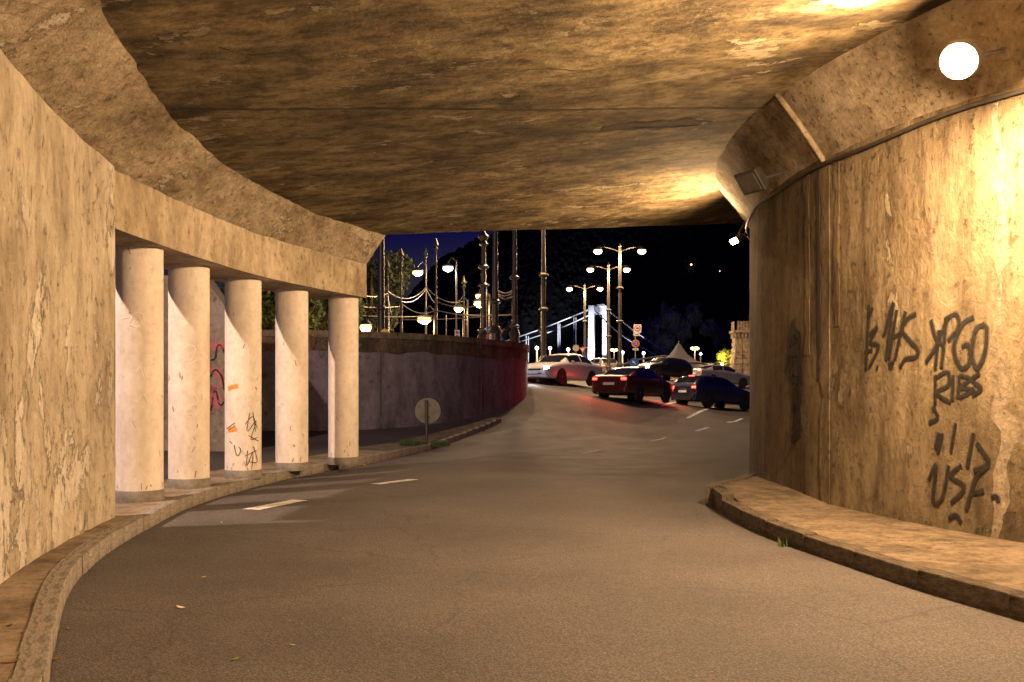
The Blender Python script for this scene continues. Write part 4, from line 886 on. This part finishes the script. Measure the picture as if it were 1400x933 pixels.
# grass tufts: along the median, at the foot of the collared post
def tuft(name, c, rad, n, h, label):
    v, f = [], []
    for k in range(n):
        a = random.uniform(0, 6.28); r_ = rad*random.random()**.5; x, y = c[0]+r_*math.cos(a), c[1]+r_*math.sin(a)*.8; z = elev(x, y)+c[2]; b_ = random.uniform(0, 6.28); w_ = .008; l = Vector((math.cos(b_), math.sin(b_), 0))*h*random.uniform(.1, .6); o_ = len(v)
        v += [(x-w_*math.sin(b_), y+w_*math.cos(b_), z), (x+w_*math.sin(b_), y-w_*math.cos(b_), z), (x+l.x, y+l.y, z+h*random.uniform(.5, 1.1))]; f.append((o_, o_+1, o_+2))
    return tag(mesh_obj(name, v, f, M_GRASS), label, 'grass', None, 'stuff')
g = on_ground(583, 616); tuft('grass', (g.x-.35, g.y-.1, .1), .3, 350, .22, 'green weeds growing around the median sign post'); tuft('grass', (g.x+.35, g.y, .1), .25, 250, .18, 'low weeds to the side of the median sign post')
g = GP(741, 47.6); tuft('grass', (g.x-.1, g.y, 0), .8, 1500, .3, 'dark grass at the foot of the collared iron post'); g = GP(830, 60); tuft('grass', (g.x, g.y, 0), 1.6, 2500, .2, 'grass verge along the bridge approach kerb')
g = P(1080, 752, 9.4); tuft('grass', (2.62, 9.4, .0), .12, 90, .09, 'tiny weeds in the gutter below the graffiti wall')

# ------------------------------------------------------------------ cars
def cat(vals, u):
    return np.array(vals)[u]
def car_grid(st, nu=72, nvh=15):
    s = spline(st, nu)                # y, ztop, zbelt, wbelt, wtop, zbot
    G = []
    for (y, zt, zb, wb, wt, z0) in s:
        half = [(0, z0), (wb*.80, z0), (wb*.95, z0+.05), (wb*1.0, z0+(zb-z0)*.45), (wb*1.0, z0+(zb-z0)*.75), (wb*.975, zb), (wt+(wb-wt)*.35, zb+(zt-zb)*.62), (wt, zt-(zt-zb)*.10), (wt*.75, zt-.012), (0, zt)]
        h = spline(half, nvh*2); row = [(x, y, z) for x, z in h]+[(-x, y, z) for x, z in h[-2::-1]]
        G.append(row)
    return np.array(G)
HATCH = [(-2.00,.62,.58,.70,.55,.36), (-2.07,.82,.76,.80,.68,.28), (-2.06,.98,.90,.835,.72,.24), (-1.97,1.12,.96,.85,.70,.22), (-1.72,1.35,.985,.865,.64,.2), (-1.35,1.46,.98,.875,.60,.2), (-.5,1.49,.96,.88,.595,.2), (.15,1.44,.94,.88,.59,.2), (.62,1.24,.925,.875,.62,.2), (1.02,1.02,.905,.87,.70,.2), (1.55,.93,.84,.855,.70,.2), (1.9,.82,.74,.82,.66,.22), (2.06,.66,.62,.72,.55,.28), (2.08,.5,.48,.62,.45,.34)]
SEDAN = [(-2.26,.62,.58,.70,.55,.36), (-2.33,.80,.74,.80,.68,.28), (-2.31,.97,.88,.84,.74,.24), (-2.15,1.02,.92,.86,.76,.22), (-1.75,1.05,.95,.875,.74,.2), (-1.2,1.30,.965,.88,.63,.2), (-.7,1.43,.96,.885,.60,.2), (-.1,1.45,.95,.885,.595,.2), (.35,1.38,.935,.88,.60,.2), (.85,1.14,.92,.875,.66,.2), (1.15,.99,.90,.87,.72,.2), (1.7,.91,.83,.86,.70,.2), (2.1,.80,.73,.82,.64,.22), (2.27,.64,.61,.72,.55,.28), (2.29,.5,.48,.62,.45,.34)]
M_GLASS = plain('tinted_car_glass', (.012, .013, .015), .08, 0, .05, 3)
M_CHROME = plain('bright_trim', (.6, .6, .6), .25, .9, .05, 5); M_RIM = plain('alloy_rim', (.42, .42, .43), .35, .8, .1, 8)
M_TAILOFF = plain('dark_red_lens', (.25, .01, .01), .25, 0, .1, 12)
def car(name, st, paint, label, loc, rz, tail=True, head=False, pitch=0, glow=1.0):
    t = tag(empty(name, loc, rz), label, 'car', 'cars on the road'); t.rotation_euler = (pitch, 0, rz)
    G = car_grid(st); nu, nv_ = G.shape[:2]; V = G.reshape(-1, 3); fs = [f[::-1] for f in grid_faces(nu, nv_)]
    fs += [tuple(range(nv_)), tuple((nu-1)*nv_+j for j in range(nv_))[::-1]]
    body = mesh_obj('body', V, fs, paint, t, True); body.data.set_sharp_from_angle(angle=R(50))
    # normals for proud panels
    du = np.gradient(G, axis=0); dv = np.gradient(G, axis=1); Nn = np.cross(dv, du); Nn /= np.linalg.norm(Nn, axis=2)[..., None]+1e-9
    ctr = np.array([0, 0, .7]); flip = np.sign(((G-ctr)*Nn).sum(2)); flip[flip == 0] = 1; Nn *= flip[..., None]
    zb = np.array([np.interp(y, [s[0] for s in sorted(st)], [s[2] for s in sorted(st)]) for y in G[:, nv_//2, 1]])
    zt = G[:, nv_//2, 2]; yy = G[:, nv_//2, 1]
    def panel(nm, sel, off, m, parent=t):
        idx = {}; v = []; f = []
        for i in range(nu-1):
            for j in range(nv_-1):
                q = [(i, j), (i, j+1), (i+1, j+1), (i+1, j)]; c = np.mean([G[a] for a in q], 0)
                if sel(i, j, c):
                    for a in q:
                        if a not in idx: idx[a] = len(v); v.append(G[a]+Nn[a]*off)
                    f.append([idx[a] for a in q][::-1])
        if f: return mesh_obj(nm, v, f, m, parent, True)
    ys = sorted(s[0] for s in st); roof_i = max(range(len(st)), key=lambda k: st[k][1]); y_roof = st[roof_i][0]
    hatch = st is HATCH
    yr0, yr1 = ((-1.98, -1.50) if hatch else (-1.72, -1.02)); yf0, yf1 = ((.28, 1.0) if hatch else (.42, 1.12)); yd = -.42
    def wband(i, c, lo=.12, hi=.86): f_ = (c[2]-zb[i])/max(.05, zt[i]-zb[i]); return lo < f_ < hi
    panel('rear_window', lambda i, j, c: yr0 < c[1] < yr1 and abs(c[0]) < .60 and c[2] > zt[i]-.09, .006, M_GLASS)
    panel('windscreen', lambda i, j, c: yf0 < c[1] < yf1 and abs(c[0]) < .62 and c[2] > zt[i]-.09, .006, M_GLASS)
    for s_ in (-1, 1):
        panel('side_window', lambda i, j, c: c[0]*s_ > .5 and yd+.05 < c[1] < (.55 if hatch else .65) and wband(i, c), .006, M_GLASS)
        panel('side_window', lambda i, j, c: c[0]*s_ > .5 and (-1.45 if hatch else -1.3) < c[1] < yd-.05 and wband(i, c), .006, M_GLASS)
    y0, y1 = min(ys), max(ys)
    if hatch:
        box('high_brake_lamp', -.16, .16, -1.60, -1.52, 1.425, 1.45, E_TAIL if tail else M_TAILOFF, t, None, .008)
        tube('rear_wiper', [(0, -2.05, 1.10), (.02, -2.0, 1.14), (.30, -1.955, 1.185)], .012, M_RUBBER, t, 6); box('tailgate_handle', -.2, .2, y0-.03, y0+.05, .755, .785, M_CHROME, t, None, .008)
        for s_ in (-1, 1): tube('tailgate_seam', [(s_*.55, -2.085, .55), (s_*.56, -2.09, .70)], .006, M_RUBBER, t, 5)
    tube('exhaust', [(-.5, y0-.07, .27), (-.5, y0+.2, .27)], .035, M_CHROME, t, 10)
    box('rear_bumper', -.76, .76, y0-.045, y0+.25, .30, .54, paint, t, None, .05, True); box('rear_trim', -.55, .55, y0-.055, y0+.1, .255, .345, M_RUBBER, t, None, .02)
    box('front_bumper', -.72, .72, y1-.28, y1+.05, .28, .50, paint, t, None, .06, True); box('grille', -.42, .42, y1-.1, y1+.062, .34, .45, M_RUBBER, t, None, .02); box('upper_grille', -.34, .34, y1-.14, y1+.02, .55, .64, M_RUBBER, t, None, .02)
    box('number_plate', -.26, .26, y0-.075, y0-.04, .60, .71, M_SIGNW, t, None, .006) if hatch else box('number_plate', -.26, .26, y0-.075, y0-.03, .60, .71, M_SIGNW, t, None, .006)
    box('number_plate', -.26, .26, y1+.05, y1+.08, .40, .51, M_SIGNW, t, None, .006)
    for s_ in (-1, 1):
        Mx = Matrix.Translation((s_*.66, y0+.045, .84)) @ Matrix.Rotation(s_*R(16), 4, 'Z') @ Matrix.Rotation(R(-10), 4, 'X')
        tl = box('tail_lamp', -.15, .15, -.09, .09, -.085, .085, M_TAILOFF, t, Mx, .03, True)
        box('lit_lens', -.125, .125, -.10, -.02, -.055, .06, E_TAIL if tail else M_TAILOFF, tl, Mx, .02, True)
        Mh = Matrix.Translation((s_*.60, y1-.10, .655)) @ Matrix.Rotation(-s_*R(24), 4, 'Z') @ Matrix.Rotation(R(18), 4, 'X')
        hl_ = box('headlight', -.17, .17, -.12, .08, -.075, .075, M_CHROME, t, Mh, .03, True)
        box('lit_lens', -.13, .13, .0, .092, -.055, .055, E_HEAD if head else M_GLASS, hl_, Mh, .02, True)
        box('wing_mirror', s_*.98-.10, s_*.98+.08, .52, .66, .93, 1.07, paint, t, None, .04, True)
        for yw in (-1.28, 1.32):
            R90 = Matrix.Translation((s_*.80, yw, .315)) @ Matrix.Rotation(R(90)*s_, 4, 'Y')
            bm = bmesh.new(); lathe_bm(bm, [(.375, -.05), (.375, .085), (.33, .088)], 28, R90); arch = from_bm('wheel_arch', bm, M_RUBBER, t, True)
            wh = empty('wheel'); wh.parent = t
            bm = bmesh.new(); lathe_bm(bm, [(.20, -.1), (.30, -.1), (.315, -.07), (.315, .075), (.30, .098), (.205, .10)], 28, R90); from_bm('tyre', bm, M_RUBBER, wh, True)
            bm = bmesh.new(); lathe_bm(bm, [(.205, .02), (.205, .10), (.18, .095), (.06, .07), (.05, .1), (.01, .1)], 20, R90); from_bm('rim', bm, M_RIM, wh, True)
        for yh in (-.55, .35): box('door_handle', s_*.885-.012, s_*.885+.015, yh-.28, yh-.12, .82, .85, paint, t, None, .008)
        box('reflector', s_*.55-.09, s_*.55+.09, y0-.062, y0-.03, .40, .435, M_TAILOFF, t, None, .008)
        if tail: spot('tail_light', t, (s_*.66, y0-.16, .84), (0, -1, -.35), 120*glow, (1, .03, .015), 95, .8, .06)
        if head: spot('head_light', t, (s_*.60, y1+.10, .655), (0, 1, -.10), 420*glow, COOL, 75, .8, .05)
    return t
def paint(name, c, met=.3): 
    m = plain(name, c, .32, met, .03, 3); b = [n for n in m.node_tree.nodes if n.type == 'BSDF_PRINCIPLED'][0]; b.inputs['Coat Weight'].default_value = .6; b.inputs['Coat Roughness'].default_value = .08; return m
P_GREY = paint('graphite_paint', (.055, .058, .062)); P_SILV = paint('silver_paint', (.42, .43, .44), .6); P_RED = paint('dark_red_paint', (.10, .012, .012)); P_BLUE = paint('navy_paint', (.02, .03, .08)); P_WHT = paint('white_paint', (.65, .65, .65), 0); P_BLK = paint('black_paint', (.015, .015, .017))
def drive(name, st, pnt, label, px, d, heading, **k):
    """heading: degrees clockwise from straight ahead"""
    g = GP(px, d); hd = R(-heading); f = Vector((math.sin(R(heading)), math.cos(R(heading)), 0)); e1, e0 = elev(g.x+f.x*1.3, g.y+f.y*1.3), elev(g.x-f.x*1.3, g.y-f.y*1.3)
    return car(name, st, pnt, label, (g.x, g.y, (e0+e1)/2+.004), hd, pitch=math.atan2(e1-e0, 2.6), **k)
drive('sedan_car', SEDAN, P_RED, 'dark red saloon with lit tail lamps driving up from the underpass', 868, 43, 34, glow=.6)
drive('hatchback_car', HATCH, P_BLUE, 'navy hatchback turning right with lit tail lamps past the wall', 975, 48, 54, glow=.9)
drive('sedan_car', SEDAN, P_SILV, 'silver saloon with lit tail lamps crossing toward the stone pillar', 985, 72, 66)
drive('sedan_car', SEDAN, P_WHT, 'white saloon with lit headlights coming down beside the retaining wall', 768, 47, 216, tail=False, head=True)
drive('hatchback_car', HATCH, P_BLK, 'black hatchback with lit headlights near the conical tent', 905, 66, 232, tail=False, head=True)
drive('hatchback_car', HATCH, P_SILV, 'small silver hatchback with lit tail lamps climbing to the bridge', 820, 84, -20)

# ------------------------------------------------------------------ litter
def leaf(px, py, m, label, s, name='fallen_leaf', cat_='leaf', on=0):
    g = on_ground(px, py) if not on else P(px, py, (H-on)*F/(py-HY)); z = (elev(g.x, g.y) if not on else on)+.006; a = random.uniform(0, 3)
    pts = [(-1, 0, .1), (-.5, .35, .02), (.2, .42, .06), (1, .05, .2), (.3, -.38, .03), (-.5, -.3, .05)]
    v = [(g.x+(x*math.cos(a)-y*math.sin(a))*s, g.y+(x*math.sin(a)+y*math.cos(a))*s, z+zz_*s) for x, y, zz_ in pts]; v += [(x, y, q-.003) for x, y, q in v]
    f = [(0, 1, 2, 3, 4, 5), (11, 10, 9, 8, 7, 6)]+[(i, (i+1) % 6+0, (i+1) % 6+6, i+6) for i in range(6)]
    return tag(mesh_obj(name, v, f, m), label, cat_)
M_YLEAF = plain('yellow_leaf', (.45, .33, .05), .7, 0, .2, 30); M_BLEAF = plain('brown_leaf', (.22, .11, .04), .8, 0, .2, 30); M_GLEAF = plain('green_leaf', (.12, .2, .04), .7, 0, .2, 30)
leaf(247, 835, M_PAPER, 'white scrap of paper lying on the asphalt', .045, 'paper_scrap', 'litter'); leaf(278, 791, M_YLEAF, 'yellow leaf on the asphalt above the paper scrap', .022); leaf(400, 887, M_YLEAF, 'yellow leaf on the asphalt to the side of the green leaf', .022)
leaf(322, 906, M_GLEAF, 'green leaf on the asphalt below the paper scrap', .03); leaf(15, 906, M_BLEAF, 'large brown leaf on the pavement by the kerb', .045, on=.14); leaf(74, 907, M_BLEAF, 'brown leaf caught in the gutter of the kerb', .03); leaf(93, 865, M_GLEAF, 'green leaf lying by the foot of the kerb', .022)
leaf(13, 856, M_DARK, 'dark scrap lying on the pavement', .022, 'litter_scrap', 'litter', on=.14); leaf(118, 727, M_DARK, 'dark scrap on the pavement below the peeling wall', .03, 'litter_scrap', 'litter', on=.14); leaf(124, 760, M_PAPER, 'white scrap on the pavement below the peeling wall', .018, 'paper_scrap', 'litter', on=.14)
leaf(498, 637, M_YLEAF, 'yellow leaf standing against the kerb by the end column', .09); leaf(303, 715, M_PAPER, 'white speck of paper by the lane dash', .016, 'paper_scrap', 'litter')
